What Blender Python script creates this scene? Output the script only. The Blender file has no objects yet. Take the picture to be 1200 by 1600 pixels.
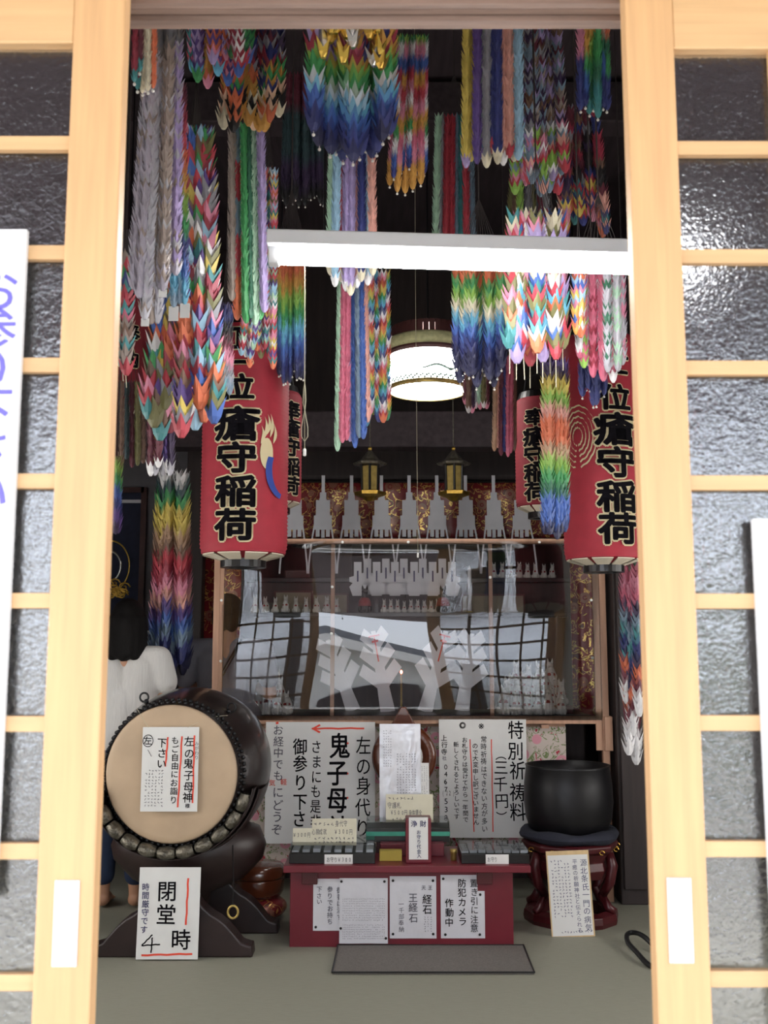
import bpy, math, random
import numpy as np
from mathutils import Vector, Matrix
sc = bpy.context.scene
C = sc.collection
R = random.Random(11)

# ------------------------------------------------------------------ camera, light, exposure
TH, CAMZ = math.radians(7.5), 1.33
CT, ST = math.cos(TH), math.sin(TH)
cd = bpy.data.cameras.new('camera')
cam = bpy.data.objects.new('camera', cd)
C.objects.link(cam)
cam.location = (0, 0, CAMZ)
cam.rotation_euler = (math.pi/2 + TH, 0, 0)
cd.sensor_fit = 'VERTICAL'
cd.sensor_height = 24
cd.lens = 24.0
cd.clip_end = 200
cd.clip_start = 0.05
cd.dof.use_dof = True
cd.dof.focus_distance = 4.7
cd.dof.aperture_fstop = 4.2
sc.camera = cam
sc.view_settings.view_transform = 'Standard'
sc.view_settings.look = 'None'
sc.view_settings.gamma = 1
sc.view_settings.use_curve_mapping = False
sc.view_settings.exposure = 0.0
sc.cycles.use_denoising = True
sc.cycles.max_bounces = 8
sc.cycles.transparent_max_bounces = 12
sc.cycles.caustics_reflective = False
sc.cycles.sample_clamp_indirect = 6.0

SKY, SUN, TUBE, BOWLLAMP, FILLGLOW = 0.86, 8.0, 78.0, 15.0, 5.5
w = bpy.data.worlds.new('sky')
sc.world = w
w.use_nodes = True
nt = w.node_tree
bgn = nt.nodes['Background']
sky = nt.nodes.new('ShaderNodeTexSky')
sky.sky_type = 'NISHITA'
sky.sun_disc = False
sky.sun_elevation = math.radians(58)
sky.sun_rotation = math.radians(200)
sky.dust_density = 3.0
mx = nt.nodes.new('ShaderNodeMixRGB')
mx.inputs[0].default_value = 0.75
mx.inputs[2].default_value = (8.4, 9.0, 10.2, 1)      # bright hazy overcast veil
nt.links.new(sky.outputs[0], mx.inputs[1])
nt.links.new(mx.outputs[0], bgn.inputs[0])
bgn.inputs[1].default_value = SKY
sd = bpy.data.lights.new('sun', 'SUN')
sd.energy = SUN
sd.angle = 0.02
sd.color = (1, 0.95, 0.86)
so = bpy.data.objects.new('sun', sd)
C.objects.link(so)
so.rotation_euler = (math.radians(32), 0, math.radians(-40))

def at(x, y, Y):
    """the world point at depth Y that the pixel (x, y) of the 1200x1600 picture shows"""
    u, v = (x-600)/1600, (800-y)/1600
    t = Y/(CT - v*ST)
    return Vector((u*t, Y, CAMZ + t*(ST + v*CT)))

def px(n, Y, y=800):
    return n/1600*Y/(CT-(800-y)/1600*ST)

def lin(h):
    h = h.lstrip('#')
    out = []
    for i in (0, 2, 4):
        c = int(h[i:i+2], 16)/255
        out.append(c/12.92 if c <= 0.04045 else ((c+0.055)/1.055)**2.4)
    return tuple(out)

# ------------------------------------------------------------------ materials
def mat(name, col, rough=0.6, metal=0.0, var=0.12, scale=14, bump=0.0, bscale=60, coat=0.0, stretch=None, spec=0.5, trans=0.0, sheen=0.0):
    m = bpy.data.materials.new(name)
    m.use_nodes = True
    t = m.node_tree
    b = t.nodes['Principled BSDF']
    c = lin(col) if isinstance(col, str) else col
    tc = t.nodes.new('ShaderNodeTexCoord')
    src = tc.outputs['Object']
    if stretch:
        mp = t.nodes.new('ShaderNodeMapping')
        mp.inputs['Scale'].default_value = stretch
        t.links.new(src, mp.inputs[0])
        src = mp.outputs[0]
    nz = t.nodes.new('ShaderNodeTexNoise')
    nz.inputs['Scale'].default_value = scale
    nz.inputs['Detail'].default_value = 5
    t.links.new(src, nz.inputs['Vector'])
    r = t.nodes.new('ShaderNodeValToRGB')
    r.color_ramp.elements[0].position = 0.3
    r.color_ramp.elements[1].position = 0.7
    r.color_ramp.elements[0].color = (*[max(0, k*(1-var)) for k in c], 1)
    r.color_ramp.elements[1].color = (*[min(1, k*(1+var)) for k in c], 1)
    t.links.new(nz.outputs[0], r.inputs[0])
    t.links.new(r.outputs[0], b.inputs['Base Color'])
    b.inputs['Roughness'].default_value = rough
    b.inputs['Metallic'].default_value = metal
    b.inputs['Coat Weight'].default_value = coat
    b.inputs['Specular IOR Level'].default_value = spec
    if bump:
        n2 = t.nodes.new('ShaderNodeTexNoise')
        n2.inputs['Scale'].default_value = bscale
        n2.inputs['Detail'].default_value = 3
        t.links.new(src, n2.inputs['Vector'])
        bp = t.nodes.new('ShaderNodeBump')
        bp.inputs['Strength'].default_value = bump
        bp.inputs['Distance'].default_value = 0.01
        t.links.new(n2.outputs[0], bp.inputs['Height'])
        t.links.new(bp.outputs[0], b.inputs['Normal'])
    return m

def emis(name, col, strength):
    m = bpy.data.materials.new(name)
    m.use_nodes = True
    t = m.node_tree
    b = t.nodes['Principled BSDF']
    b.inputs['Base Color'].default_value = (0.8, 0.8, 0.8, 1)
    b.inputs['Emission Color'].default_value = (*(lin(col) if isinstance(col, str) else col), 1)
    b.inputs['Emission Strength'].default_value = strength
    return m

def cloth_pattern(name, base, spots, scale, metal=False):
    """a woven cloth: a ground colour with rosettes and scrolls of other colours"""
    m = bpy.data.materials.new(name)
    m.use_nodes = True
    t = m.node_tree
    b = t.nodes['Principled BSDF']
    tc = t.nodes.new('ShaderNodeTexCoord')
    vo = t.nodes.new('ShaderNodeTexVoronoi')
    vo.inputs['Scale'].default_value = scale
    nz = t.nodes.new('ShaderNodeTexNoise')
    nz.inputs['Scale'].default_value = scale*1.6
    nz.inputs['Detail'].default_value = 2.5
    nz.inputs['Distortion'].default_value = 1.6
    for n in (vo, nz):
        t.links.new(tc.outputs['Object'], n.inputs['Vector'])
    cur = None
    r1 = t.nodes.new('ShaderNodeValToRGB')
    r1.color_ramp.interpolation = 'CONSTANT'
    els = r1.color_ramp.elements
    els[0].color = (*lin(base), 1)
    els[0].position = 0
    els[1].position = 0.52
    els[1].color = (*lin(spots[0]), 1)
    e = els.new(0.57); e.color = (*lin(base), 1)
    e = els.new(0.63); e.color = (*lin(spots[1]), 1)
    t.links.new(nz.outputs[0], r1.inputs[0])
    r2 = t.nodes.new('ShaderNodeValToRGB')
    r2.color_ramp.interpolation = 'CONSTANT'
    els = r2.color_ramp.elements
    els[0].color = (1, 1, 1, 1)
    els[1].position = 0.1; els[1].color = (0, 0, 0, 1)
    e = els.new(0.16); e.color = (1, 1, 1, 1)
    e = els.new(0.34); e.color = (0, 0, 0, 1)
    t.links.new(vo.outputs['Distance'], r2.inputs[0])
    mxx = t.nodes.new('ShaderNodeMixRGB')
    mxx.inputs[2].default_value = (*lin(spots[2]), 1)
    t.links.new(r2.outputs[0], mxx.inputs[0])
    t.links.new(r1.outputs[0], mxx.inputs[1])
    t.links.new(mxx.outputs[0], b.inputs['Base Color'])
    b.inputs['Roughness'].default_value = 0.7
    if metal:
        r3 = t.nodes.new('ShaderNodeValToRGB')
        r3.color_ramp.elements[0].position = 0.515
        r3.color_ramp.elements[1].position = 0.525
        e = r3.color_ramp.elements.new(0.575); e.color = (0, 0, 0, 1)
        t.links.new(nz.outputs[0], r3.inputs[0])
        t.links.new(r3.outputs[0], b.inputs['Metallic'])
        b.inputs['Roughness'].default_value = 0.32
    return m

M = {}
M['pine'] = mat('pine', (0.60, 0.355, 0.165), 0.5, var=0.09, scale=7, stretch=(9, 9, 0.5))
M['pine_rail'] = mat('pine_rail', (0.62, 0.385, 0.185), 0.5, var=0.09, scale=7, stretch=(0.5, 9, 9))
M['oldwood'] = mat('weathered_wood', '#8c7468', 0.8, var=0.25, scale=5, stretch=(0.6, 12, 12), bump=0.3)
M['darkwood'] = mat('dark_wood', '#2e2423', 0.6, var=0.3, scale=5, stretch=(6, 6, 0.6))
M['ceilwood'] = mat('dark_ceiling_wood', '#382e32', 0.75, var=0.3, scale=4, stretch=(6, 0.6, 6))  # dark brown with random streaks, for ceiling and beams
M['framewood'] = mat('frame_wood', '#b58d74', 0.55, var=0.12, scale=6, stretch=(8, 8, 0.7))
M['plaster'] = mat('grey_plaster', '#77757a', 0.9, var=0.06, bump=0.1)
M['tatami'] = mat('tatami', '#8f8e80', 0.75, var=0.08, scale=160, stretch=(0.15, 3, 1), bump=0.25, bscale=220)
M['mat'] = mat('grey_mat_pile', '#716c67', 0.95, var=0.2, scale=150, bump=0.5, bscale=400)
M['red_lacquer'] = mat('red_lacquer', '#681725', 0.38, var=0.12, scale=6)
M['dkred_lacquer'] = mat('dark_red_lacquer', '#471419', 0.35, var=0.2, scale=8)
M['black'] = mat('black_lacquer', '#0f0d0e', 0.3, var=0.2)
M['blackmetal'] = mat('black_iron', '#141316', 0.42, metal=0.35, var=0.25, scale=10)
M['bronze'] = mat('dark_bronze', '#6b665b', 0.38, metal=0.6, var=0.5, scale=40, bump=0.7, bscale=70)
M['paper'] = mat('white_paper', '#dcdcda', 0.8, var=0.02)
M['dimpaper'] = mat('thick_white_paper', '#e0e0e6', 0.85, var=0.03)
M['cream'] = mat('cream_card', '#d8d3bd', 0.8, var=0.04)
M['laminate'] = mat('laminated_paper', '#cfcfd6', 0.16, var=0.03, coat=1.0, bump=0.55, bscale=9)
M['ink'] = mat('black_ink', '#0e0c11', 0.9, var=0.05, spec=0.1)
M['blueink'] = mat('blue_black_ink', '#2a2a5c', 0.6, var=0.05)
M['red_ink'] = mat('red_marker', '#e2452c', 0.55, var=0.04)
M['purpleink'] = mat('purple_brush_ink', '#6a62c2', 0.6, var=0.05)
M['greyink'] = mat('grey_pen', '#55535e', 0.7, var=0.05)
M['brocade'] = cloth_pattern('red_gold_brocade', '#8a2d30', ('#e8c070', '#6b3a30', '#a06a58'), 9, True)
M['floral'] = cloth_pattern('floral_cloth', '#c3b6ad', ('#6f7f4e', '#a8303f', '#cf8f9c'), 11)
M['gold'] = mat('gold_leaf', '#c9a24c', 0.32, metal=0.9, var=0.25, scale=40, bump=0.4, bscale=60)
M['brass'] = mat('brass', '#b9a05c', 0.35, metal=0.55, var=0.2, scale=30)
M['lantern'] = mat('lantern_red_paper', '#9a2131', 0.7, var=0.08, scale=20)
M['lantern_dark'] = mat('lantern_dark_red_paper', '#7d1d2a', 0.75, var=0.12, scale=14)  # a darker red for the smaller and far-left lanterns
M['lantern_cream'] = mat('lantern_cream_paint', '#cdbf98', 0.7, var=0.05)
M['lantern_white'] = mat('lantern_white_paper', '#cfc4b0', 0.7, var=0.06)
M['crest_blue'] = mat('crest_blue_paint', '#27408f', 0.7)
M['drumskin'] = mat('drum_skin', '#b8a085', 0.6, var=0.1, scale=5)
M['drumwood'] = mat('drum_barrel_wood', '#231b1a', 0.32, var=0.3, scale=8, coat=0.4)
M['standwood'] = mat('drum_stand_wood', '#2a1d1c', 0.4, var=0.3, scale=9)
M['lacquer_brown'] = mat('brown_lacquer', '#5d2f1d', 0.22, var=0.25, scale=7, coat=0.6)
M['navy_cloth'] = mat('navy_cushion_cloth', '#20222f', 0.9, var=0.15, bump=0.2)
M['white_enamel'] = mat('white_enamel', '#dfe2e6', 0.35, var=0.02)
M['whiteplastic'] = mat('white_plastic', '#e4e3df', 0.4, var=0.02)
M['cord'] = mat('cotton_cord', '#b9b39a', 0.8, var=0.05)
M['thread'] = mat('dark_thread', '#3b3433', 0.8, var=0.05)
M['rubber'] = mat('black_rubber', '#101113', 0.5, var=0.1)
M['steel'] = mat('satin_steel', '#d9d9de', 0.3, metal=0.55, var=0.03)
M['stone'] = mat('paving_stone', '#b5b1a9', 0.85, var=0.1, scale=6, bump=0.2)
M['whitewall'] = mat('white_plaster_outside', '#e7e4de', 0.85, var=0.03)
M['rooftile'] = mat('grey_roof_tile', '#6c7076', 0.5, var=0.15, bump=0.3, bscale=14)
M['leaf'] = mat('hedge_leaf', '#5f7a3a', 0.6, var=0.4, scale=9)
M['skin'] = mat('skin', '#b98a6e', 0.55, var=0.04)
M['hair'] = mat('black_hair', '#0d0a0a', 0.6, spec=0.15, var=0.3, scale=60, stretch=(8, 8, 0.6), bump=0.5, bscale=80)
M['blouse'] = mat('white_cotton', '#cfcdca', 0.9, var=0.04, stretch=(10, 10, 0.6), bump=0.35, bscale=9)
M['greyshirt'] = mat('grey_cotton', '#8b8990', 0.9, var=0.08, bump=0.15, bscale=12)
M['denim'] = mat('denim', '#23304a', 0.9, var=0.15)
M['darktrouser'] = mat('dark_trousers', '#1b1a1e', 0.9, var=0.1)
M['fox'] = mat('white_glazed_ceramic', '#c9c6c2', 0.35, var=0.05)
M['fox_red'] = mat('red_bib_cloth', '#8c1f22', 0.8, var=0.1)
M['pearl'] = mat('pearl_bead', '#d9d6cf', 0.15, var=0.03)
M['silver'] = mat('silver_foil', '#c9c9c6', 0.2, metal=0.9, var=0.1)
M['tubeglow'] = emis('fluorescent_tube_glow', (1.0, 0.98, 0.97), TUBE)
M['shadeglow'] = emis('lit_shade', (1.0, 0.985, 0.93), BOWLLAMP)
M['fill_glow'] = emis('fill_panel_glow', (1.0, 0.97, 0.92), FILLGLOW)  # glow of the unseen fill panels added to the side walls
M['redglow'] = emis('red_bulb_glow', (1.0, 0.16, 0.08), 30)
M['scroll'] = mat('blue_scroll_silk', '#2b2f45', 0.8, var=0.15)
M['scrollpaper'] = mat('old_scroll_paper', '#8d8474', 0.85, var=0.12, scale=10)
M['greenstripe'] = mat('green_stripe', '#3f9c84', 0.5)
M['yellow'] = mat('yellow_card_box', '#b9a446', 0.6, var=0.05)
M['dragonpaint'] = mat('grey_green_paint', '#6f8a80', 0.6)
M['shadepaint'] = mat('pale_green_paint', '#b9b98a', 0.6, var=0.2, scale=50)
M['board_wood'] = mat('pale_board_wood', '#cdb184', 0.6, var=0.08, scale=6, stretch=(8, 8, 0.7))
M['porchwood'] = mat('porch_wood', '#6a5d62', 0.8, var=0.15, scale=5, stretch=(0.6, 6, 6))
M['redbrown'] = mat('red_brown_frame', '#4a2a28', 0.5, var=0.2)

def crane_paper():
    m = bpy.data.materials.new('folded_coloured_paper')
    m.use_nodes = True
    t = m.node_tree
    b = t.nodes['Principled BSDF']
    a = t.nodes.new('ShaderNodeAttribute')
    a.attribute_name = 'paper_colour'
    t.links.new(a.outputs['Color'], b.inputs['Base Color'])
    b.inputs['Roughness'].default_value = 0.5
    return m
M['crane'] = crane_paper()
def foil():
    m = crane_paper()
    m.name = 'metallic_foil_paper'
    b = m.node_tree.nodes['Principled BSDF']
    b.inputs['Metallic'].default_value = 0.8
    b.inputs['Roughness'].default_value = 0.25
    return m
M['foil'] = foil()

def obscure_glass():
    m = bpy.data.materials.new('rippled_obscure_glass')
    m.use_nodes = True
    t = m.node_tree
    b = t.nodes['Principled BSDF']
    b.inputs['Base Color'].default_value = (0.93, 0.95, 0.98, 1)
    b.inputs['Roughness'].default_value = 0.12
    b.inputs['Transmission Weight'].default_value = 1.0
    b.inputs['IOR'].default_value = 1.75
    tc = t.nodes.new('ShaderNodeTexCoord')
    prev = None
    for (scl, strength, dist) in ((26, 0.30, 0.004), (140, 0.42, 0.0022)):     # slow waves, then fine pebbling
        n1 = t.nodes.new('ShaderNodeTexNoise')
        n1.inputs['Scale'].default_value = scl
        n1.inputs['Detail'].default_value = 1.5
        n1.inputs['Distortion'].default_value = 0.5
        t.links.new(tc.outputs['Object'], n1.inputs['Vector'])
        bp = t.nodes.new('ShaderNodeBump')
        bp.inputs['Strength'].default_value = strength
        bp.inputs['Distance'].default_value = dist
        t.links.new(n1.outputs[0], bp.inputs['Height'])
        if prev is not None:
            t.links.new(prev.outputs[0], bp.inputs['Normal'])
        prev = bp
    t.links.new(prev.outputs[0], b.inputs['Normal'])
    return m
M['obscure'] = obscure_glass()

def clear_sheet(name, lo, tint=(0.97, 0.97, 0.97), rough=0.0):
    m = bpy.data.materials.new(name)
    m.use_nodes = True
    t = m.node_tree
    t.nodes.remove(t.nodes['Principled BSDF'])
    tr = t.nodes.new('ShaderNodeBsdfTransparent')
    tr.inputs[0].default_value = (*tint, 1)
    gl = t.nodes.new('ShaderNodeBsdfGlossy')
    gl.inputs['Roughness'].default_value = rough
    fr = t.nodes.new('ShaderNodeFresnel')
    fr.inputs[0].default_value = lo
    mi = t.nodes.new('ShaderNodeMixShader')
    t.links.new(fr.outputs[0], mi.inputs[0])
    t.links.new(tr.outputs[0], mi.inputs[1])
    t.links.new(gl.outputs[0], mi.inputs[2])
    t.links.new(mi.outputs[0], t.nodes['Material Output'].inputs[0])
    return m
M['vinyl'] = clear_sheet('clear_vinyl', 1.85)
M['acrylic'] = clear_sheet('clear_acrylic', 1.6, (0.86, 0.9, 0.9))

# ------------------------------------------------------------------ mesh helpers
ORG = {}
class MB:
    def __init__(s):
        s.v, s.f, s.c = [], [], []
    def add(s, vs, fs, col=None):
        k = len(s.v)
        s.v += [tuple(p) for p in vs]
        s.f += [tuple(i+k for i in f) for f in fs]
        if col is not None:
            s.c += [col]*len(fs)
        return s
    def box(s, x0, x1, y0, y1, z0, z1):
        return s.add([(x0,y0,z0),(x1,y0,z0),(x1,y1,z0),(x0,y1,z0),(x0,y0,z1),(x1,y0,z1),(x1,y1,z1),(x0,y1,z1)],
                     [(0,3,2,1),(4,5,6,7),(0,1,5,4),(1,2,6,5),(2,3,7,6),(3,0,4,7)])
    def tube(s, pts, r, n=8, closed=False):
        pts = [Vector(p) for p in pts]
        m = len(pts)
        rs = r if isinstance(r, (list, tuple)) else [r]*m
        vs, prev = [], None
        for i, p in enumerate(pts):
            a = pts[i-1] if i > 0 else (pts[-1] if closed else p)
            b = pts[i+1] if i < m-1 else (pts[0] if closed else p)
            d = (b-a).normalized()
            if prev is None:
                u = d.orthogonal().normalized()
            else:
                u = (prev - d*prev.dot(d))
                u = u.normalized() if u.length > 1e-6 else d.orthogonal().normalized()
            prev = u
            w_ = d.cross(u)
            for k in range(n):
                an = 2*math.pi*k/n
                vs.append(p + (u*math.cos(an) + w_*math.sin(an))*rs[i])
        fs = []
        for i in range(m if closed else m-1):
            j = (i+1) % m
            for k in range(n):
                fs.append((i*n+k, i*n+(k+1) % n, j*n+(k+1) % n, j*n+k))
        if not closed:
            fs.append(tuple(range(n-1, -1, -1)))
            fs.append(tuple((m-1)*n+k for k in range(n)))
        return s.add(vs, fs)
    def lathe(s, prof, c, n=24, axis='Z', caps=True, a0=0, a1=2*math.pi, ring=False):
        if ring:
            prof, caps = list(prof)+[prof[0]], False
        full = abs(a1-a0-2*math.pi) < 1e-6
        cnt = n if full else n+1
        vs = []
        for (r, h) in prof:
            for k in range(cnt):
                an = a0 + (a1-a0)*k/n
                x, y = r*math.cos(an), r*math.sin(an)
                q = {'Z': (x, y, h), 'Y': (x, h, y), 'X': (h, x, y)}[axis]
                vs.append((c[0]+q[0], c[1]+q[1], c[2]+q[2]))
        fs = []
        for i in range(len(prof)-1):
            for k in range(n):
                k2 = (k+1) % cnt
                f = (i*cnt+k, i*cnt+k2, (i+1)*cnt+k2, (i+1)*cnt+k)
                fs.append(f if axis != 'Y' else f[::-1])
        if caps and full:
            a = tuple(range(cnt-1, -1, -1))
            b = tuple((len(prof)-1)*cnt+k for k in range(cnt))
            if axis == 'Y':
                a, b = a[::-1], b[::-1]
            if prof[0][0] > 1e-6: fs.append(a)
            if prof[-1][0] > 1e-6: fs.append(b)
        return s.add(vs, fs)
    def ball(s, c, r, n=12, m=8):
        r = r if isinstance(r, (list, tuple)) else (r, r, r)
        prof = [(math.sin(math.pi*i/m), -math.cos(math.pi*i/m)) for i in range(m+1)]
        k = len(s.v)
        s.lathe([(max(a, 1e-4), b) for a, b in prof], (0, 0, 0), n)
        s.v[k:] = [(c[0]+p[0]*r[0], c[1]+p[1]*r[1], c[2]+p[2]*r[2]) for p in s.v[k:]]
        return s
    def capsule(s, a, b, ra, rb, n=12):
        a, b = Vector(a), Vector(b)
        d = (b-a)
        L = d.length
        d = d.normalized() if L > 1e-6 else Vector((0, 0, 1))
        pts, rr = [], []
        for i in range(5):
            t = math.pi/2*(1-i/4)
            pts.append(a - d*ra*math.sin(t)); rr.append(max(ra*math.cos(t), 1e-3))
        for i in range(5):
            t = math.pi/2*i/4
            pts.append(b + d*rb*math.sin(t)); rr.append(max(rb*math.cos(t), 1e-3))
        return s.tube(pts, rr, n)
    def prism(s, poly, f0, f1):
        """poly: 2d points; f0, f1 map a 2d point to the front and back points"""
        n = len(poly)
        vs = [f0(p) for p in poly] + [f1(p) for p in poly]
        fs = [tuple(range(n)), tuple(range(2*n-1, n-1, -1))]
        fs += [(i, i+n, (i+1) % n + n, (i+1) % n) for i in range(n)]
        return s.add(vs, fs)
    def prismY(s, poly, y0, y1):
        return s.prism(poly, lambda p: (p[0], y0, p[1]), lambda p: (p[0], y1, p[1]))
    def grid(s, fn, nu, nv):
        vs = [fn(i/nu, j/nv) for j in range(nv+1) for i in range(nu+1)]
        fs = [(j*(nu+1)+i, j*(nu+1)+i+1, (j+1)*(nu+1)+i+1, (j+1)*(nu+1)+i) for j in range(nv) for i in range(nu)]
        return s.add(vs, fs)
    def xf(s, mtx, start=0):
        s.v[start:] = [tuple(mtx @ Vector(p)) for p in s.v[start:]]
        return s
    def build(s, name, material, parent=None, org=None, smooth=False, bevel=0.0, label=None):
        me = bpy.data.meshes.new(name)
        V = np.array(s.v, dtype=np.float64).reshape(-1, 3)
        if org is None:
            org = ORG[parent.name] if parent is not None else Vector(((V[:, 0].min()+V[:, 0].max())/2, (V[:, 1].min()+V[:, 1].max())/2, V[:, 2].min()))
        org = Vector(org)
        me.from_pydata((V-np.array(org)).tolist(), [], s.f)
        if s.c:
            at_ = me.attributes.new('paper_colour', 'FLOAT_COLOR', 'FACE')
            at_.data.foreach_set('color', np.array([(*c, 1.0) for c in s.c], dtype=np.float32).ravel())
        if smooth:
            me.polygons.foreach_set('use_smooth', [True]*len(me.polygons))
        me.update()
        o = bpy.data.objects.new(name, me)
        C.objects.link(o)
        o.data.materials.append(M[material] if isinstance(material, str) else material)
        if parent is not None:
            o.parent = parent
            o.location = org - ORG[parent.name]
        else:
            o.location = org
        ORG[o.name] = org
        if bevel:
            b = o.modifiers.new('soft_edges', 'BEVEL')
            b.width = bevel
            b.segments = 2
            b.limit_method = 'ANGLE'
        if label:
            o['label'] = label
        return o

def tag(o, label, cat, group=None):
    o['label'] = label
    o['category'] = cat
    if group:
        o['group'] = group
    return o

def thing(name, label, cat, loc, group=None):
    o = bpy.data.objects.new(name, None)
    o.empty_display_size = 0.1
    C.objects.link(o)
    o.location = loc
    ORG[o.name] = Vector(loc)
    return tag(o, label, cat, group)

def struct(name, mb, material, parent=None, **k):
    o = mb.build(name, material, parent, **k)
    o['kind'] = 'structure'
    return o

def dup(root, loc, rotz=0.0, label=None, group=None, scale=1.0):
    r = root.copy()
    C.objects.link(r)
    r.location = loc
    r.rotation_euler = (0, 0, rotz)
    r.scale = (scale,)*3
    if label: r['label'] = label
    if group: r['group'] = group
    ORG[r.name] = Vector(loc)
    for ch in list(root.children):
        c = ch.copy(); C.objects.link(c); c.parent = r
        for g in list(ch.children):
            d = g.copy(); C.objects.link(d); d.parent = c
    return r

# ------------------------------------------------------------------ writing
GL = {}
def glyph(ch, off):
    k = (ch, off)
    if k not in GL:
        cu = bpy.data.curves.new('glyph', 'FONT')
        cu.body = ch
        cu.resolution_u = 3
        cu.offset = off
        o = bpy.data.objects.new('glyph', cu)
        C.objects.link(o)
        bpy.context.view_layer.update()
        me = bpy.data.meshes.new_from_object(o.evaluated_get(bpy.context.evaluated_depsgraph_get()))
        V = [tuple(v.co) for v in me.vertices]
        F = [tuple(p.vertices) for p in me.polygons]
        bpy.data.objects.remove(o)
        bpy.data.curves.remove(cu)
        bpy.data.meshes.remove(me)
        if ord(ch) < 256 and V:
            xs = [v[0] for v in V]
            d = 0.5-(min(xs)+max(xs))/2
            V = [(v[0]+d, v[1]+0.03, 0) for v in V]
        GL[k] = (V, F)
    return GL[k]

def column(mb, P, text, cx, top, cell, size=None, off=0.0, sx=1.0, horiz=False, n=0.0, jit=0.0, slant=0.0):
    """write text from top down (or left to right) in the plane P(s, t, n)"""
    size = size or cell*0.96
    rr = random.Random(len(text)*7+int(cx*1000))
    s_, t_ = cx, top+cell/2
    for ch in text:
        if ch != ' ':
            V, F = glyph(ch, 0)
            dx, dy = rr.uniform(-jit, jit)*size, rr.uniform(-jit, jit)*size
            rot = rr.uniform(-jit, jit)*0.7
            ca, sa = math.cos(rot), math.sin(rot)
            nd = 0 if off < 0.003 else (5 if off < 0.02 else 10)
            for w_ in range(nd+1):
                ox = math.cos(w_*2*math.pi/max(nd, 1))*off*size if w_ < nd else 0
                oy = math.sin(w_*2*math.pi/max(nd, 1))*off*size if w_ < nd else 0
                vs = []
                for v in V:
                    a, b = (v[0]-0.5)*size*sx, (v[1]-0.38)*size
                    a, b = a*ca-b*sa+b*slant+ox, a*sa+b*ca+oy
                    vs.append(P(s_+a+dx, t_-b+dy, n+0.00012*w_))
                mb.add(vs, F)
        if horiz: s_ += cell*sx
        else: t_ += cell

def frame_of(tl, Rv, Uv):
    N = Rv.cross(Uv)
    return lambda s, t, n: tl + Rv*s - Uv*t + N*n

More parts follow.
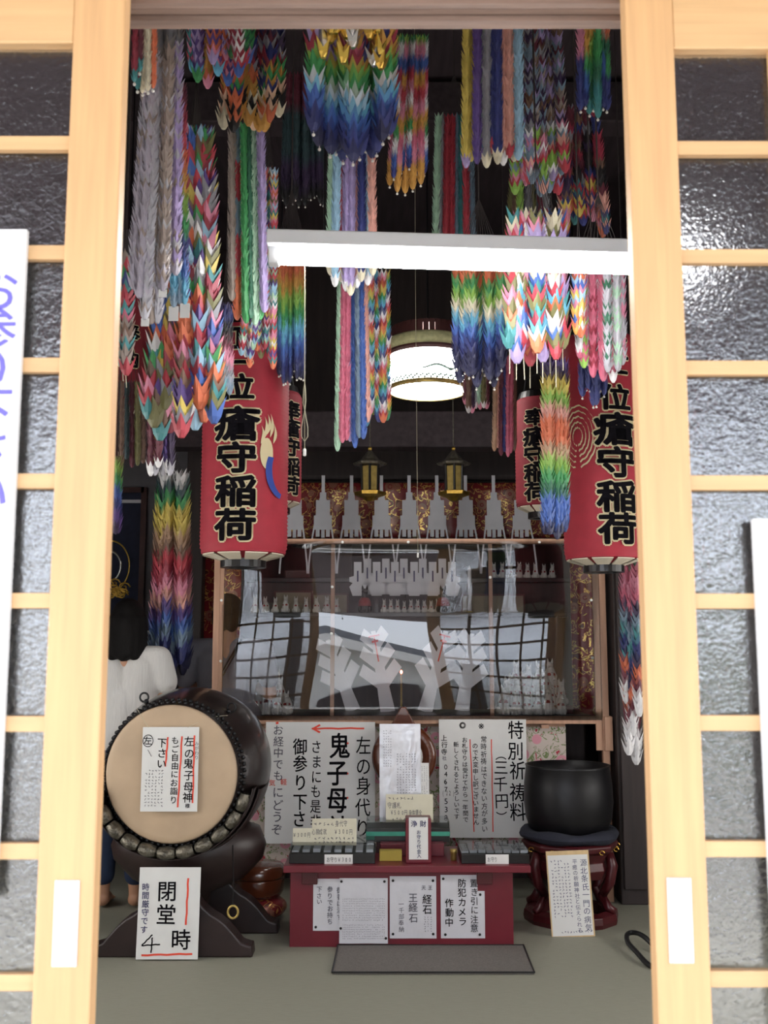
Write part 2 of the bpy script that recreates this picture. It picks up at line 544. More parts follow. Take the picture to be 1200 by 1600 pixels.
INK = {'k': ('lettering', 'ink'), 'r': ('red_lettering', 'red_ink'), 'b': ('lettering', 'blueink'), 'g': ('small_lettering', 'greyink'), 'p': ('lettering', 'purpleink')}
def sign(name, label, cat, box, Y, items, material='paper', group=None, Yt=None, thick=0.0015, poly=None, parent=None, tilt=0.0, pins=None, curl=0.0):
    """a sheet of paper; box = pixel corners at depth Y (its foot) and Yt (its head); items are written in fractions of the sheet"""
    x0, y0, x1, y1 = box
    a, b = at(x0, y1, Y), at(x1, y1, Y)
    c = at((x0+x1)/2, y0, Yt if Yt else Y)
    mid = (a+b)/2
    c.x = mid.x
    Uv = (c-mid)
    h = Uv.length
    Uv.normalize()
    Rv = Vector((1, 0, 0))
    if tilt:
        m = Matrix.Rotation(tilt, 3, 'Y')
        Rv, Uv = m @ Rv, m @ Uv
    w_ = (b-a).length
    tl = mid + Uv*h - Rv*w_/2
    P = frame_of(tl, Rv, Uv)
    mb = MB()
    if poly:
        mb.prism([(p[0]*w_, p[1]*h) for p in poly][::-1], lambda p: P(p[0], p[1], thick), lambda p: P(p[0], p[1], 0))
    elif curl:
        nu = 14
        mb.grid(lambda u, v: P(u*w_, (1-v)*h, thick + curl*(0.5+0.5*math.sin(u*9+v*3))*(1-v)), nu, nu)
        k = len(mb.v)
        mb.add([P(0,0,0), P(w_,0,0), P(w_,h,0), P(0,h,0)], [(0,1,2,3)])
    else:
        mb.prism([(0, 0), (0, h), (w_, h), (w_, 0)], lambda p: P(p[0], p[1], thick), lambda p: P(p[0], p[1], 0))
    root = mb.build(name, material, parent, org=None if parent is not None else mid)
    if parent is None:
        tag(root, label, cat, group)
    marks = {}
    def get(k):
        marks[(k, len(marks))] = m_ = MB()
        return m_
    nn = thick + 0.0012 + curl
    for it in items:
        if it[0] == 'L':                                   # a ruled or brushed line
            _, ax, ay, bx, by, lw, k = it
            p0, p1 = Vector((ax*w_, ay*h)), Vector((bx*w_, by*h))
            d = (p1-p0)
            q = Vector((-d.y, d.x)).normalized()*lw*w_/2
            seg = 8
            L, Rr = [], []
            for i in range(seg+1):
                e = p0 + d*(i/seg) + q*math.sin(i*1.9)*0.35
                L.append(e+q); Rr.append(e-q)
            m = get('line_'+k)
            m.add([P(e.x, e.y, nn) for e in L+Rr], [(i, i+seg+1, i+seg+2, i+1) for i in range(seg)])
        elif it[0] == 'P':                                 # a paper pasted on the board
            _, ax, ay, bx, by, mt_ = it
            MB().prism([(ax*w_, ay*h), (ax*w_, by*h), (bx*w_, by*h), (bx*w_, ay*h)], lambda p: P(p[0], p[1], thick+0.0006), lambda p: P(p[0], p[1], thick)).build('pasted_paper', mt_, root)
        elif it[0] == 'A':                                 # arrow head pointing left
            _, ax, ay, sz, k = it
            m = get('line_'+k)
            for s2 in (-1, 1):
                m.add([P(ax*w_, ay*h, nn+0.0002*s2), P((ax+sz)*w_, ay*h+s2*sz*w_*0.55, nn), P((ax+sz*1.15)*w_, ay*h+s2*sz*w_*0.35, nn), P((ax+sz*0.4)*w_, ay*h, nn)], [(0,1,2,3)])
        elif it[0] == 'O':                                 # drawn circle
            _, ax, ay, rx, lw, k = it
            m = get('line_'+k)
            n_ = 22
            vs = []
            for i in range(n_):
                an = 2*math.pi*i/n_
                for rr in (rx, rx-lw):
                    vs.append(P(ax*w_+math.cos(an)*rr*w_, ay*h+math.sin(an)*rr*w_*1.15, nn))
            m.add(vs, [(2*i, 2*((i+1) % n_), 2*((i+1) % n_)+1, 2*i+1) for i in range(n_)])
        elif it[0] == 'S':                                 # rows of script too small to read: short pen strokes
            _, ax, ay, bx, by, nc, nr, k = it
            m = get('fine_'+k)
            rr = random.Random(nc*31+nr)
            cw, chh = (bx-ax)*w_/nc, (by-ay)*h/nr
            for i in range(nc):
                for j in range(nr):
                    if rr.random() < 0.1: continue
                    ox, oy = ax*w_+(i+0.5)*cw, ay*h+(j+0.5)*chh
                    for _q in range(2):
                        a1 = rr.uniform(0, 3.14)
                        l = min(cw, chh)*rr.uniform(0.2, 0.36)
                        e = Vector((ox+rr.uniform(-.15,.15)*cw, oy+rr.uniform(-.15,.15)*chh))
                        d = Vector((math.cos(a1), math.sin(a1)))*l
                        q = Vector((-d.y, d.x)).normalized()*min(cw, chh)*0.06
                        m.add([P(*(e-d-q), nn), P(*(e+d-q), nn), P(*(e+d+q), nn), P(*(e-d+q), nn)], [(0,1,2,3)])
        else:
            text, cx, top, cell = it[:4]
            k = it[4] if len(it) > 4 else 'k'
            off = it[5] if len(it) > 5 else 0.011
            sx = it[6] if len(it) > 6 else 1.0
            hz = it[7] if len(it) > 7 else False
            column(get('text_'+k), P, text, cx*w_, top*h, cell*h, off=off, sx=sx, horiz=hz, n=nn, jit=0.045)
    for (k, _i), m in marks.items():
        if not m.f: continue
        kind, c_ = k.split('_')
        nm, mt_ = INK[c_]
        if kind == 'line': nm = 'red_line' if c_ == 'r' else 'drawn_line'
        if kind == 'fine': nm = 'fine_script'
        m.build(nm, mt_, root)
    if pins:
        for (fx, fy) in pins:
            p = P(fx*w_, fy*h, 0)
            m = MB().ball(P(fx*w_, fy*h, thick+0.002), (0.006, 0.004, 0.006), 8, 6)
            m.build('pin', 'blackmetal', root, smooth=True)
    return root
# ------------------------------------------------------------------ the room
HC = 4.5
struct('floor', MB().box(-2.7, 2.7, 1.50, 8.0, -0.12, 0.0), 'tatami')
struct('ceiling', MB().box(-2.7, 2.7, 1.8, 8.0, HC, HC+0.1), 'ceilwood')
struct('wall_left', MB().box(-2.8, -2.7, 1.7, 8.0, 0, HC), 'plaster')
struct('wall_right', MB().box(2.7, 2.8, 1.7, 8.0, 0, HC), 'darkwood')
struct('wall_back', MB().box(-1.42, 2.7, 7.9, 8.0, 0, HC), 'darkwood')
struct('wall_alcove', MB().box(-2.7, -1.42, 7.5, 7.9, 0, HC), 'plaster')
mb = MB()
for s in (-1, 1):
    a, b = sorted((s*1.42, s*2.8))
    mb.box(a, b, 1.64, 1.72, -0.3, 2.6)
mb.box(-2.8, 2.8, 1.66, 1.80, 2.72, HC+0.1)
struct('wall_front', mb, 'whitewall')
# the lintel with its two sliding grooves
mb = MB()
mb.box(-1.5, 1.5, 1.54, 1.595, 2.44, 2.72).box(-1.5, 1.5, 1.66, 1.675, 2.446, 2.72).box(-1.5, 1.5, 1.685, 1.70, 2.452, 2.72)
mb.box(-1.5, 1.5, 1.71, 1.735, 2.446, 2.72).box(-1.5, 1.5, 1.595, 1.71, 2.475, 2.72)
struct('lintel', mb, 'oldwood')
struct('threshold', MB().box(-1.5, 1.5, 1.50, 1.76, -0.02, 0.004), 'oldwood')
for s in (-1, 1):
    struct('trim_post_'+('left' if s < 0 else 'right'), MB().box(min(s*1.36, s*1.44), max(s*1.36, s*1.44), 1.56, 1.76, 0, 2.72), 'pine', bevel=0.004)
# glowing lattice panels added out of view in both side walls as fill light
for k, s in enumerate((-1, 1)):
    X = s*2.69
    o = struct('fill_panel_%d' % (k+1), MB().box(min(X, X-s*0.012), max(X, X-s*0.012), 2.4, 4.6, 0.5, 1.9), 'fill_glow')
    m = MB()
    for i in range(8):
        y = 2.4+2.2*i/7
        m.box(min(X-s*0.012, X-s*0.03), max(X-s*0.012, X-s*0.03), y-0.012, y+0.012, 0.48, 1.92)
    for i in range(6):
        z = 0.5+1.4*i/5
        m.box(min(X-s*0.013, X-s*0.029), max(X-s*0.013, X-s*0.029), 2.39, 4.61, z-0.012, z+0.012)
    m.build('fill_panel_lattice', 'darkwood', o)
# dark wooden beams under the ceiling
for k, (yb, z0) in enumerate(((5.35, 4.22), (6.55, 2.62))):
    struct('beam', MB().box(-2.7, 2.7, yb, yb+0.18, z0, z0+0.24), 'ceilwood', bevel=0.01)
struct('pillar', MB().box(-1.345, -1.225, 6.9, 7.02, 0, HC), 'darkwood', bevel=0.008)
struct('pillar', MB().box(1.62, 1.76, 6.5, 6.64, 0, HC), 'darkwood', bevel=0.008)

# ------------------------------------------------------------------ the sliding lattice doors
BARZ = [0.845+0.1896*k for k in range(-3, 8)]
def lattice_door(name, side, xin, xin2, xout, Y0, label):
    t = thing(name, label, 'door', ((xin+xout)/2, Y0+0.0175, 0.004))
    t['kind'] = 'structure'
    Y1 = Y0+0.036
    def bx(a, b): return (min(a, b), max(a, b))
    def part(nm, x, y, z, m, bev=0.0025):
        return MB().box(x[0], x[1], y[0], y[1], z[0], z[1]).build(nm, m, t, bevel=bev)
    part('stile', bx(xin, xin2), (Y0, Y1), (0.004, 2.47), 'pine')
    st2 = bx(xout-side*0.085, xout)
    part('stile', st2, (Y0, Y1), (0.004, 2.47), 'pine')
    gx = bx(xin2, xout-side*0.085)
    part('top_rail', gx, (Y0+0.002, Y1-0.002), (2.336, 2.47), 'pine_rail')
    part('bottom_panel', gx, (Y0+0.004, Y1-0.004), (0.004, 0.262), 'pine_rail')
    for z in BARZ:
        part('lattice_bar', gx, (Y0+0.006, Y0+0.021), (z-0.024, z), 'pine_rail', 0.001)
    for z in ():
        pass
    xs = [xin2+side*(0.163+0.187*k) for k in range(4)]
    mb = MB()
    for x in xs:
        a, b = bx(x, x+side*0.02)
        if a > gx[0] and b < gx[1]:
            part('muntin', (a, b), (Y0+0.0065, Y0+0.0205), (0.262, 2.336), 'pine', 0.001)
    g = MB().box(gx[0]-0.004, gx[1]+0.004, Y0+0.0225, Y0+0.0265, 0.26, 2.34).build('glass_pane', 'obscure', t)
    # flush pull let into the stile
    cx, cz = (xin+xin2)/2 - side*0.003, 0.92
    pl = MB()
    for (a, b, c, d) in ((-0.0185, -0.0135, -0.062, 0.062), (0.0135, 0.0185, -0.062, 0.062), (-0.0135, 0.0135, -0.062, -0.056), (-0.0135, 0.0135, 0.056, 0.062)):
        pl.box(cx+a, cx+b, Y0-0.0025, Y0+0.002, cz+c, cz+d)
    p = pl.build('door_pull', 'steel', t, bevel=0.0008)
    MB().box(cx-0.0135, cx+0.0135, Y0-0.0006, Y0+0.001, cz-0.056, cz+0.056).build('recess', 'steel', p)
    return t
lattice_door('door_1', -1, -0.436, -0.522, -1.355, 1.60, 'pale wooden sliding lattice door with rippled glass, left of the opening')
lattice_door('door_2', 1, 0.4105, 0.4915, 1.355, 1.617, 'pale wooden sliding lattice door with rippled glass, right of the opening')

# boards hung on the doors, cut by the picture's edges
def wall_board(nm, label, x0, x1, z0, z1, Y, text, tx, tz, cell):
    o = MB().box(x0, x1, Y-0.012, Y, z0, z1).build(nm, 'paper', bevel=0.001)
    tag(o, label, 'notice board')
    if text:
        m = MB()
        P = lambda s, t_, n: Vector((s, Y-0.012-n, -t_))
        column(m, P, text, tx, -tz, cell, size=cell*1.25, off=0.006, n=0.0012)
        m.build('lettering', 'purpleink', o)
    return o
wall_board('notice_board', 'long white board with purple brush writing hung on the left lattice door', -0.72, -0.582, 0.95, 2.005, 1.606, 'お参り下さい', -0.630, 1.935, 0.066)
wall_board('notice_board', 'blank white board at the edge of the right lattice door', 0.585, 0.72, 0.30, 1.532, 1.623, '', 0, 0, 0)

# ------------------------------------------------------------------ outside, in front of the doors (seen in reflections)
struct('ground', MB().box(-30, 30, -40, 1.50, -0.42, -0.32), 'stone')
struct('trim_step', MB().box(-1.6, 1.6, 1.05, 1.50, -0.32, -0.12), 'stone', bevel=0.01)
mb = MB()
mb.prism([(-2.9, 2.74), (1.66, 3.02), (1.66, 3.18), (-2.9, 2.90)], lambda p: (-4.0, p[0], p[1]), lambda p: (4.0, p[0], p[1]))
struct('roof_porch', mb, 'porchwood')
for s in (-1, 1):
    struct('pillar_porch', MB().box(s*2.6-0.08, s*2.6+0.08, -2.6, -2.44, -0.32, 2.9), 'darkwood')
def exterior_house():
    HX = -0.6
    t = thing('temple_hall', 'white gabled temple hall with grey tiled roof across the yard, seen in reflection', 'building', (HX, -15, -0.32))
    MB().prism([(HX-4.2, -0.32), (HX+4.2, -0.32), (HX+4.2, 1.5), (HX, 3.3), (HX-4.2, 1.5)], lambda p: (p[0], -14, p[1]), lambda p: (p[0], -20, p[1])).build('wall', 'whitewall', t)
    mb = MB()
    for s in (-1, 1):
        q = [(HX, 3.4), (HX+s*4.9, 1.05), (HX+s*4.9, 1.3), (HX, 3.72)]
        mb.prism(q if s > 0 else q[::-1], lambda p: (p[0], -13.2, p[1]), lambda p: (p[0], -20.5, p[1]))
    mb.build('roof', 'rooftile', t)
    mb = MB()
    for s in (-1, 1):
        q = [(HX, 3.0), (HX+s*4.9, 0.68), (HX+s*4.9, 1.05), (HX, 3.4)]
        mb.prism(q if s > 0 else q[::-1], lambda p: (p[0], -13.15, p[1]), lambda p: (p[0], -13.3, p[1]))
    mb.build('bargeboard', 'whitewall', t)
    for k in range(4):
        mb = MB().box(HX-2.6+k*1.4, HX-1.5+k*1.4, -13.98, -13.9, 0.1, 1.5)
        mb.build('window', 'darkwood', t)
exterior_house()
mb = MB()
rr = random.Random(3)
for k in range(2600):
    c = Vector((rr.uniform(2.6, 13), rr.uniform(-11.5, -10), rr.uniform(-0.3, 1.75)))
    a = Vector((rr.uniform(-1, 1), rr.uniform(-1, 1), rr.uniform(-1, 1))).normalized()*0.16
    b = a.orthogonal().normalized()*0.09
    mb.add([c-a, c+b, c+a, c-b], [(0, 1, 2, 3)])
hg = mb.build('hedge', 'leaf')
tag(hg, 'clipped green hedge along the far side of the yard, seen in reflection', 'hedge')
hg['kind'] = 'stuff'

# ------------------------------------------------------------------ lamps
def tube_lamp():
    L, Q = at(418, 391, 2.80), at(1108, 410, 2.83)
    t = thing('fluorescent_lamp', 'long white fluorescent batten lamp hanging across the doorway', 'lamp', (L+Q)/2)
    X = (Q-L).normalized()
    Zv = Vector((0, 0, 1)); Zv = (Zv - X*Zv.dot(X)).normalized()
    Yv = Zv.cross(X)
    W = (Q-L).length
    def p3(s, y, z): return L + X*s + Yv*y + Zv*z
    prof = [(-0.042, 0.006), (-0.042, 0.046), (-0.036, 0.050), (0.036, 0.050), (0.042, 0.046), (0.042, 0.006)]
    mb = MB().prism(prof, lambda p: p3(0, p[0], p[1]), lambda p: p3(W, p[0], p[1]))
    mb.build('housing', 'white_enamel', t, bevel=0.003)
    mb = MB().tube([p3(0.035, 0, -0.020), p3(W-0.035, 0, -0.020)], 0.0215, 16)
    mb.build('tube', 'tubeglow', t, smooth=True)
    for s in (0.004, W-0.034):
        mb = MB().prism([(-0.018, -0.044), (0.018, -0.044), (0.016, 0.01), (-0.016, 0.01)], lambda p: p3(s, p[0], p[1]), lambda p: p3(s+0.030, p[0], p[1]))
        sk = mb.build('socket', 'white_enamel', t, bevel=0.003)
    for s in (0.16, W-0.16):
        a = p3(s, 0, 0.05)
        MB().tube([a, (a.x, a.y, HC)], 0.003, 6).build('suspension_rod', 'blackmetal', t)
    a = p3(0.1, 0, 0.01)
    a = at(476, 412, 2.80); top = Vector((a.x, 2.80, L.z+0.008))
    z = lambda y: at(476, y, 2.80)
    def off(v, d): return v + Vector((px(d, 2.8), 0, 0))
    pts = [top, z(598), off(z(608), -1.5), off(z(630), -2.5), z(640), off(z(668), 5), off(z(682), 5), z(690), off(z(682), -5), off(z(668), -5), off(z(640), 0.5), off(z(625), 2), off(z(606), 1), z(599)]
    c = MB().tube(pts, 0.0012, 5)
    c.tube([z(598), z(702)], 0.0009, 5)
    pc = c.build('pull_cord', 'cord', t)
    MB().lathe([(0.003, 0.009), (0.0045, 0.006), (0.0045, -0.01), (0.003, -0.012)], z(706), 10).build('cord_weight', 'whiteplastic', pc, smooth=True)
tube_lamp()

def round_lamp():
    c = at(669, 611, 5.0)
    t = thing('ceiling_lamp', 'round lit white lamp shade painted with a dragon, wooden rings, hung above the altar', 'lamp', c)
    r = 0.204
    MB().lathe([(r-0.012, 0.012), (r-0.006, 0.012), (r-0.004, 0.168), (r-0.010, 0.168)], c, 48, ring=True).build('shade', 'shadeglow', t, smooth=True)
    MB().lathe([(0.001, 0.004), (r-0.012, 0.004), (r-0.012, 0.008), (0.001, 0.008)], c, 48).build('diffuser', 'shadeglow', t)
    MB().lathe([(r-0.012, -0.004), (r, -0.006), (r+0.003, 0.0), (r+0.003, 0.014), (r-0.006, 0.018), (r-0.012, 0.012)], c, 48, ring=True).build('lower_ring', 'brass', t, smooth=True)
    MB().lathe([(r-0.012, 0.168), (r+0.002, 0.168), (r+0.008, 0.18), (r+0.008, 0.19), (r-0.01, 0.19)], c, 48, ring=True).build('upper_ring', 'redbrown', t)
    MB().lathe([(r-0.03, 0.19), (r+0.006, 0.19), (r+0.016, 0.21), (r+0.016, 0.238), (r+0.004, 0.252), (r-0.03, 0.252)], c, 48, ring=True).build('bamboo_band', 'shadepaint', t, smooth=True)
    mb = MB()
    for k in range(40):
        a = 2*math.pi*k/40
        mb.lathe([(0.182, 0.252), (0.196, 0.252), (0.19, 0.315), (0.176, 0.315)], c, 3, a0=a, a1=a+0.135, ring=True)
    mb.build('slatted_crown', 'redbrown', t)
    MB().lathe([(0.001, 0.30), (0.18, 0.30), (0.18, 0.312), (0.03, 0.33), (0.012, 0.36), (0.001, 0.36)], c, 30).build('cap', 'redbrown', t)
    MB().tube([c+Vector((0, 0, 0.35)), (c.x, c.y, HC)], 0.005, 6).build('suspension_rod', 'blackmetal', t)
    m = MB()
    def on(a, z, d=0.0015): return c + Vector((math.sin(a)*(r-0.004+d), -math.cos(a)*(r-0.004+d), z))
    for (a0, a1, z0, amp, fr, th) in ((-0.75, 0.1, 0.085, 0.012, 6, 0.0018), (-0.2, 0.75, 0.075, 0.008, 9, 0.006), (0.0, 0.5, 0.115, 0.014, 5, 0.0014), (0.35, 0.95, 0.09, 0.03, 9, 0.003)):
        m.tube([on(a0+(a1-a0)*k/24, z0+amp*math.sin(fr*(a0+(a1-a0)*k/24))) for k in range(25)], [th*(0.4+0.6*math.sin(math.pi*(k+1)/26)) for k in range(25)], 6)
    for k in range(46):
        a = -1.1+2.2*k/45
        m.ball(on(a, 0.030+0.008*math.sin(k*2.1), 0), 0.006, 6, 4)
    m.build('painted_dragon', 'dragonpaint', t)
round_lamp()
def lamp_cord():
    a, b = at(649, 440, 4.7), at(653, 868, 4.7)
    t = thing('pull_cord', 'long thin pull cord hanging in front of the round lamp', 'cord', (a.x, 4.7, b.z))
    MB().tube([(a.x, 4.7, HC), a, at(651, 650, 4.7), b], 0.0011, 5).build('string', 'cord', t)
    MB().lathe([(0.003, 0.012), (0.005, 0.009), (0.005, -0.008), (0.003, -0.01)], b, 10).build('cord_weight', 'whiteplastic', t, smooth=True)
lamp_cord()
# ------------------------------------------------------------------ garlands of folded paper cranes hung from the ceiling
PAL = {k: lin(v) for k, v in dict(red='#c2203a', crimson='#a3163a', orange='#e2672a', yellow='#dfc43c', gold='#d99a20', cream='#e3d9b8', white='#e6e4e6', green='#2f9a4f',
    lime='#8cbf3c', dkgreen='#1b6a4a', teal='#2a8c90', cyan='#4fb0d6', sky='#8fbfdc', blue='#2b5fb8', navy='#1f2d7a', dknavy='#1a1c4c', purple='#5d3d92', lilac='#a892cc',
    pink='#e07f9f', rose='#d45a7c', salmon='#e39d8c', brown='#7d5a45', grey='#8f8f98', silver='#b4b2bc', black='#18161a', maroon='#6c1c34', olive='#76733a', mint='#a3cfae',
    peach='#e6b894', steel='#7390a8', washi='#aba3b4', washi2='#9a938f', taupe='#9c8a80', dkpurple='#3c2650', dkteal='#2c4a50', tan='#b98f6a').items()}
def _soften(c, d=0.16, k=0.90):      # haze painted into the paper colours: greyer, dimmer, blacks lifted
    g = sum(c)/3
    return tuple(((1-d)*x+d*g)*k+0.012 for x in c)
PAL = {k: _soften(v) for k, v in PAL.items()}
_A = np.arange(8)*math.pi/4
def _cup():
    v = []
    for k in range(8): v.append((0.34*math.cos(_A[k]), 0.34*math.sin(_A[k]), 0.0))
    for k in range(8):
        r = 0.80 if k % 2 == 0 else 0.62
        v.append((r*math.cos(_A[k]), r*math.sin(_A[k]), 0.75))
    for k in range(8):
        r, z = (1.38, 3.1) if k % 4 == 0 else ((1.12, 2.6) if k % 2 == 0 else (0.74, 1.3))
        v.append((r*math.cos(_A[k]), r*math.sin(_A[k]), z))
    f = [tuple(range(7, -1, -1))]
    for a in (0, 8):
        for k in range(8):
            f.append((a+k, a+(k+1) % 8, a+8+(k+1) % 8, a+8+k))
    return np.array(v), f
CUPV, CUPF = _cup()

def grad(keys, t, j=0.0):
    n = len(keys)-1
    t = min(max(t, 0), 1)*n
    i = min(int(t), n-1)
    u = t-i
    u = min(1, max(0, (u-0.25)*2))
    a, b = PAL[keys[i]], PAL[keys[i+1]]
    return tuple(x*(1-u)+y*u for x, y in zip(a, b))

def mix(*names):                     # every crane its own colour
    return lambda t, i, k, rr: PAL[rr.choice(names)]
def runs(names, ln=3):               # short runs of one colour on each string
    def f(t, i, k, rr):
        r2 = random.Random(i*977+(k//ln)*31+len(names))
        return PAL[r2.choice(names)]
    return f
def solid(names, tip=None, tipk=0.96):   # each string one colour
    def f(t, i, k, rr):
        if tip and t > tipk: return PAL[tip[i % len(tip)]]
        return PAL[names[i % len(names)]]
    return f
def rainbow(keys, shift=0.0, rep=1.0, sway=0.06):
    def f(t, i, k, rr):
        q = t*rep + shift*i + sway*math.sin(i*2.3)
        if rep != 1.0: q = q % 1.0
        return grad(keys, q)
    return f

def bundle(label, bx, tx, yt, yb, Y, n, rpx, cf, dY=0.12, sp=1.05, bead=False, tags=None, group=None, squash=1.0, foilp=0.0, seed=0, hook=None, dangle=None):
    rr = random.Random(seed*101+n)
    r = px(rpx, Y)
    ctop = at((tx[0]+tx[1])/2, yt, Y)
    zt = min(HC-0.05, ctop.z+0.22)
    root = thing('crane_garland', label, 'paper crane garland', (ctop.x, Y, HC), 'garlands of folded paper cranes')
    root['group'] = 'garlands of folded paper cranes'
    cords = MB().tube([(ctop.x, Y, HC), (ctop.x, Y, zt)], 0.003, 5)
    order = list(range(n))
    for i in range(n):
        fx = (i+0.5)/n
        Yi = Y + dY*rr.uniform(-0.5, 0.5)
        yb_ = yb[i % len(yb)] if isinstance(yb, list) else rr.uniform(*yb)
        xb = bx[0]+(bx[1]-bx[0])*fx + rr.uniform(-0.15, 0.15)*rpx
        xt = tx[0]+(tx[1]-tx[0])*fx
        a, b = at(xt, yt, Yi), at(xb, yb_, Yi)
        a.z = min(a.z, zt-0.03)
        cords.tube([(ctop.x, Y, zt), a], 0.0014, 4)
        L = (a-b).length
        K = max(3, int(L/(sp*r)))
        ks = np.arange(K)[::-1]                     # from the top down
        tt = (np.arange(K)+0.5)/K
        ph = np.array([rr.gauss(0, 0.22) for _ in range(K)])
        cx = a.x + (b.x-a.x)*tt + np.array([rr.gauss(0, 0.06*r) for _ in range(K)])
        cy = np.full(K, Yi) + np.array([rr.gauss(0, 0.06*r) for _ in range(K)])
        cz = a.z + (b.z-a.z)*(np.arange(K)+1)/K
        sc_ = r*np.array([rr.uniform(0.92, 1.08) for _ in range(K)])
        c_, s_ = np.cos(ph), np.sin(ph)
        V = np.empty((K, 24, 3))
        V[:, :, 0] = cx[:, None] + sc_[:, None]*(CUPV[None, :, 0]*c_[:, None]-CUPV[None, :, 1]*s_[:, None])*squash
        V[:, :, 1] = cy[:, None] + sc_[:, None]*(CUPV[None, :, 0]*s_[:, None]+CUPV[None, :, 1]*c_[:, None])*squash
        V[:, :, 2] = cz[:, None] + sc_[:, None]*CUPV[None, :, 2]
        mb = MB()
        mb.v = [tuple(p) for p in V.reshape(-1, 3)]
        for k in range(K):
            col = cf(tt[k], i, k, rr)
            g = rr.uniform(0.84, 1.12)
            col = tuple(min(0.95, max(0.004, x*g)) for x in col)
            mb.f += [tuple(v+24*k for v in f) for f in CUPF]
            mb.c += [col]*len(CUPF)
        isfoil = foilp and rr.random() < foilp
        s = mb.build('crane_string', 'foil' if isfoil else 'crane', root)
        if bead:
            br = max(0.0045, r*0.22)
            m2 = MB().tube([(b.x, Yi, b.z+0.1*r), (b.x, Yi, b.z-0.25*r)], 0.0012, 4)
            m2.ball((b.x, Yi, b.z-0.25*r-br), br, 8, 6)
            m2.build('bead', 'pearl', s, smooth=True)
        if tags and i % tags[0] == tags[1]:
            tw, th_ = tags[2]*r, tags[3]*r
            MB().box(b.x-tw/2, b.x+tw/2, Yi-0.0012, Yi+0.0012, b.z-th_, b.z+0.3*r).build('end_tag', tags[4], s)
        if dangle and rr.random() < dangle[0]:
            ln = rr.uniform(*dangle[1])
            MB().tube([(b.x, Yi, b.z), (b.x+rr.uniform(-.004, .004), Yi, b.z-ln)], 0.0016, 5).build('loose_thread', 'cord', s)
    cords.build('cord', 'thread', root)
    return root

T = -90
MULTI = ['red', 'pink', 'blue', 'green', 'yellow', 'white', 'purple', 'teal', 'orange', 'brown', 'grey', 'olive', 'sky', 'crimson']
# left of the opening
bundle('short garland of crimson, cream and orange cranes at the upper left doorpost', (208, 242), (212, 243), T, [128, 140, 112, 145, 138, 142, 120, 138], 2.42, 8, 5, lambda t, i, k, rr: PAL['teal'] if (t > 0.93 and i in (0, 1, 2)) else PAL[['crimson', 'crimson', 'maroon', 'cream', 'orange', 'cream', 'orange', 'orange'][i]], bead=True, dY=0.05, seed=1)
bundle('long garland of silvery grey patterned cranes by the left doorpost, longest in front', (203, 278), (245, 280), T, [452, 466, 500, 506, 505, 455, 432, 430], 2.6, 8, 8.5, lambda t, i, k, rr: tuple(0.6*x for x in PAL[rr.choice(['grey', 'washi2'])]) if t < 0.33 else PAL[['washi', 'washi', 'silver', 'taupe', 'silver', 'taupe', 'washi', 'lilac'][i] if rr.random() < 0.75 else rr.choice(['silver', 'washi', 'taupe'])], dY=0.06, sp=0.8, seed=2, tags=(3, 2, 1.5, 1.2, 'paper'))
bundle('single rainbow cord of cranes from red to blue beside the silvery grey garland', (268, 292), (277, 286), 140, (470, 490), 2.74, 3, 6.5, rainbow(['maroon', 'crimson', 'red', 'orange', 'gold', 'lime', 'green', 'navy', 'blue', 'cyan', 'steel']), dY=0.02, seed=3, tags=(2, 0, 2.4, 3.4, 'paper'))
bundle('big garland of large many-coloured cranes fanning out before the left red lantern', (228, 342), (292, 318), 222, [655, 668, 688, 640, 676, 660, 684, 634, 652, 672, 640, 660, 650, 662], 3.04, 14, 14, runs(MULTI, 1), dY=0.24, sp=1.0, seed=4)
bundle('short garland of pink, purple and orange cranes with red-white strings, top left', (296, 392), (296, 392), T, [112, 128, 110, 138, 100, 118, 108, 134, 92, 120, 104, 98], 2.8, 12, 8.5, lambda t, i, k, rr: PAL[[('pink', 'teal'), ('purple', 'lilac'), ('purple', 'maroon'), ('gold', 'gold'), ('orange', 'purple'), ('orange', 'purple'), ('lilac', 'orange'), ('purple', 'pink'), ('red', 'white'), ('crimson', 'white'), ('green', 'dkgreen'), ('dkgreen', 'green')][i][k % 2]] if t < 0.93 else PAL[rr.choice(['green', 'cyan', 'red', 'orange', 'blue', 'lilac', 'pink'])], dY=0.15, seed=5)
bundle('dark plum garland with orange and black crane tips behind the pink and purple one', (346, 440), (372, 436), T, (168, 206), 3.15, 12, 10, lambda t, i, k, rr: PAL[rr.choice(['maroon', 'dkpurple', 'grey', 'navy', 'crimson'])] if t < 0.74 else (PAL[rr.choice(['green', 'orange', 'navy', 'gold'])] if t < 0.85 else PAL[rr.choice(['orange', 'peach', 'black', 'cream', 'black', 'gold'])]), dY=0.22, seed=6)
bundle('tall garland of plain green, grey and red crane strings behind the big many-coloured one', (360, 416), (360, 410), 200, [470, 500, 492, 505, 498, 508, 500, 488], 3.35, 8, 6, lambda t, i, k, rr: PAL[['taupe', 'steel', 'cream', 'green', 'dkgreen', 'mint', 'green', 'lilac'][i]] if i != 1 else PAL[['steel', 'red', 'steel', 'red', 'orange'][min(4, int(t*5))]], dY=0.08, sp=0.85, seed=7)
bundle('garland of tiny pastel many-coloured cranes above the front left red lantern', (374, 430), (402, 430), 270, (545, 578), 3.75, 9, 5.2, mix('pink', 'sky', 'mint', 'red', 'white', 'yellow', 'purple', 'teal', 'olive', 'orange'), dY=0.1, seed=8)
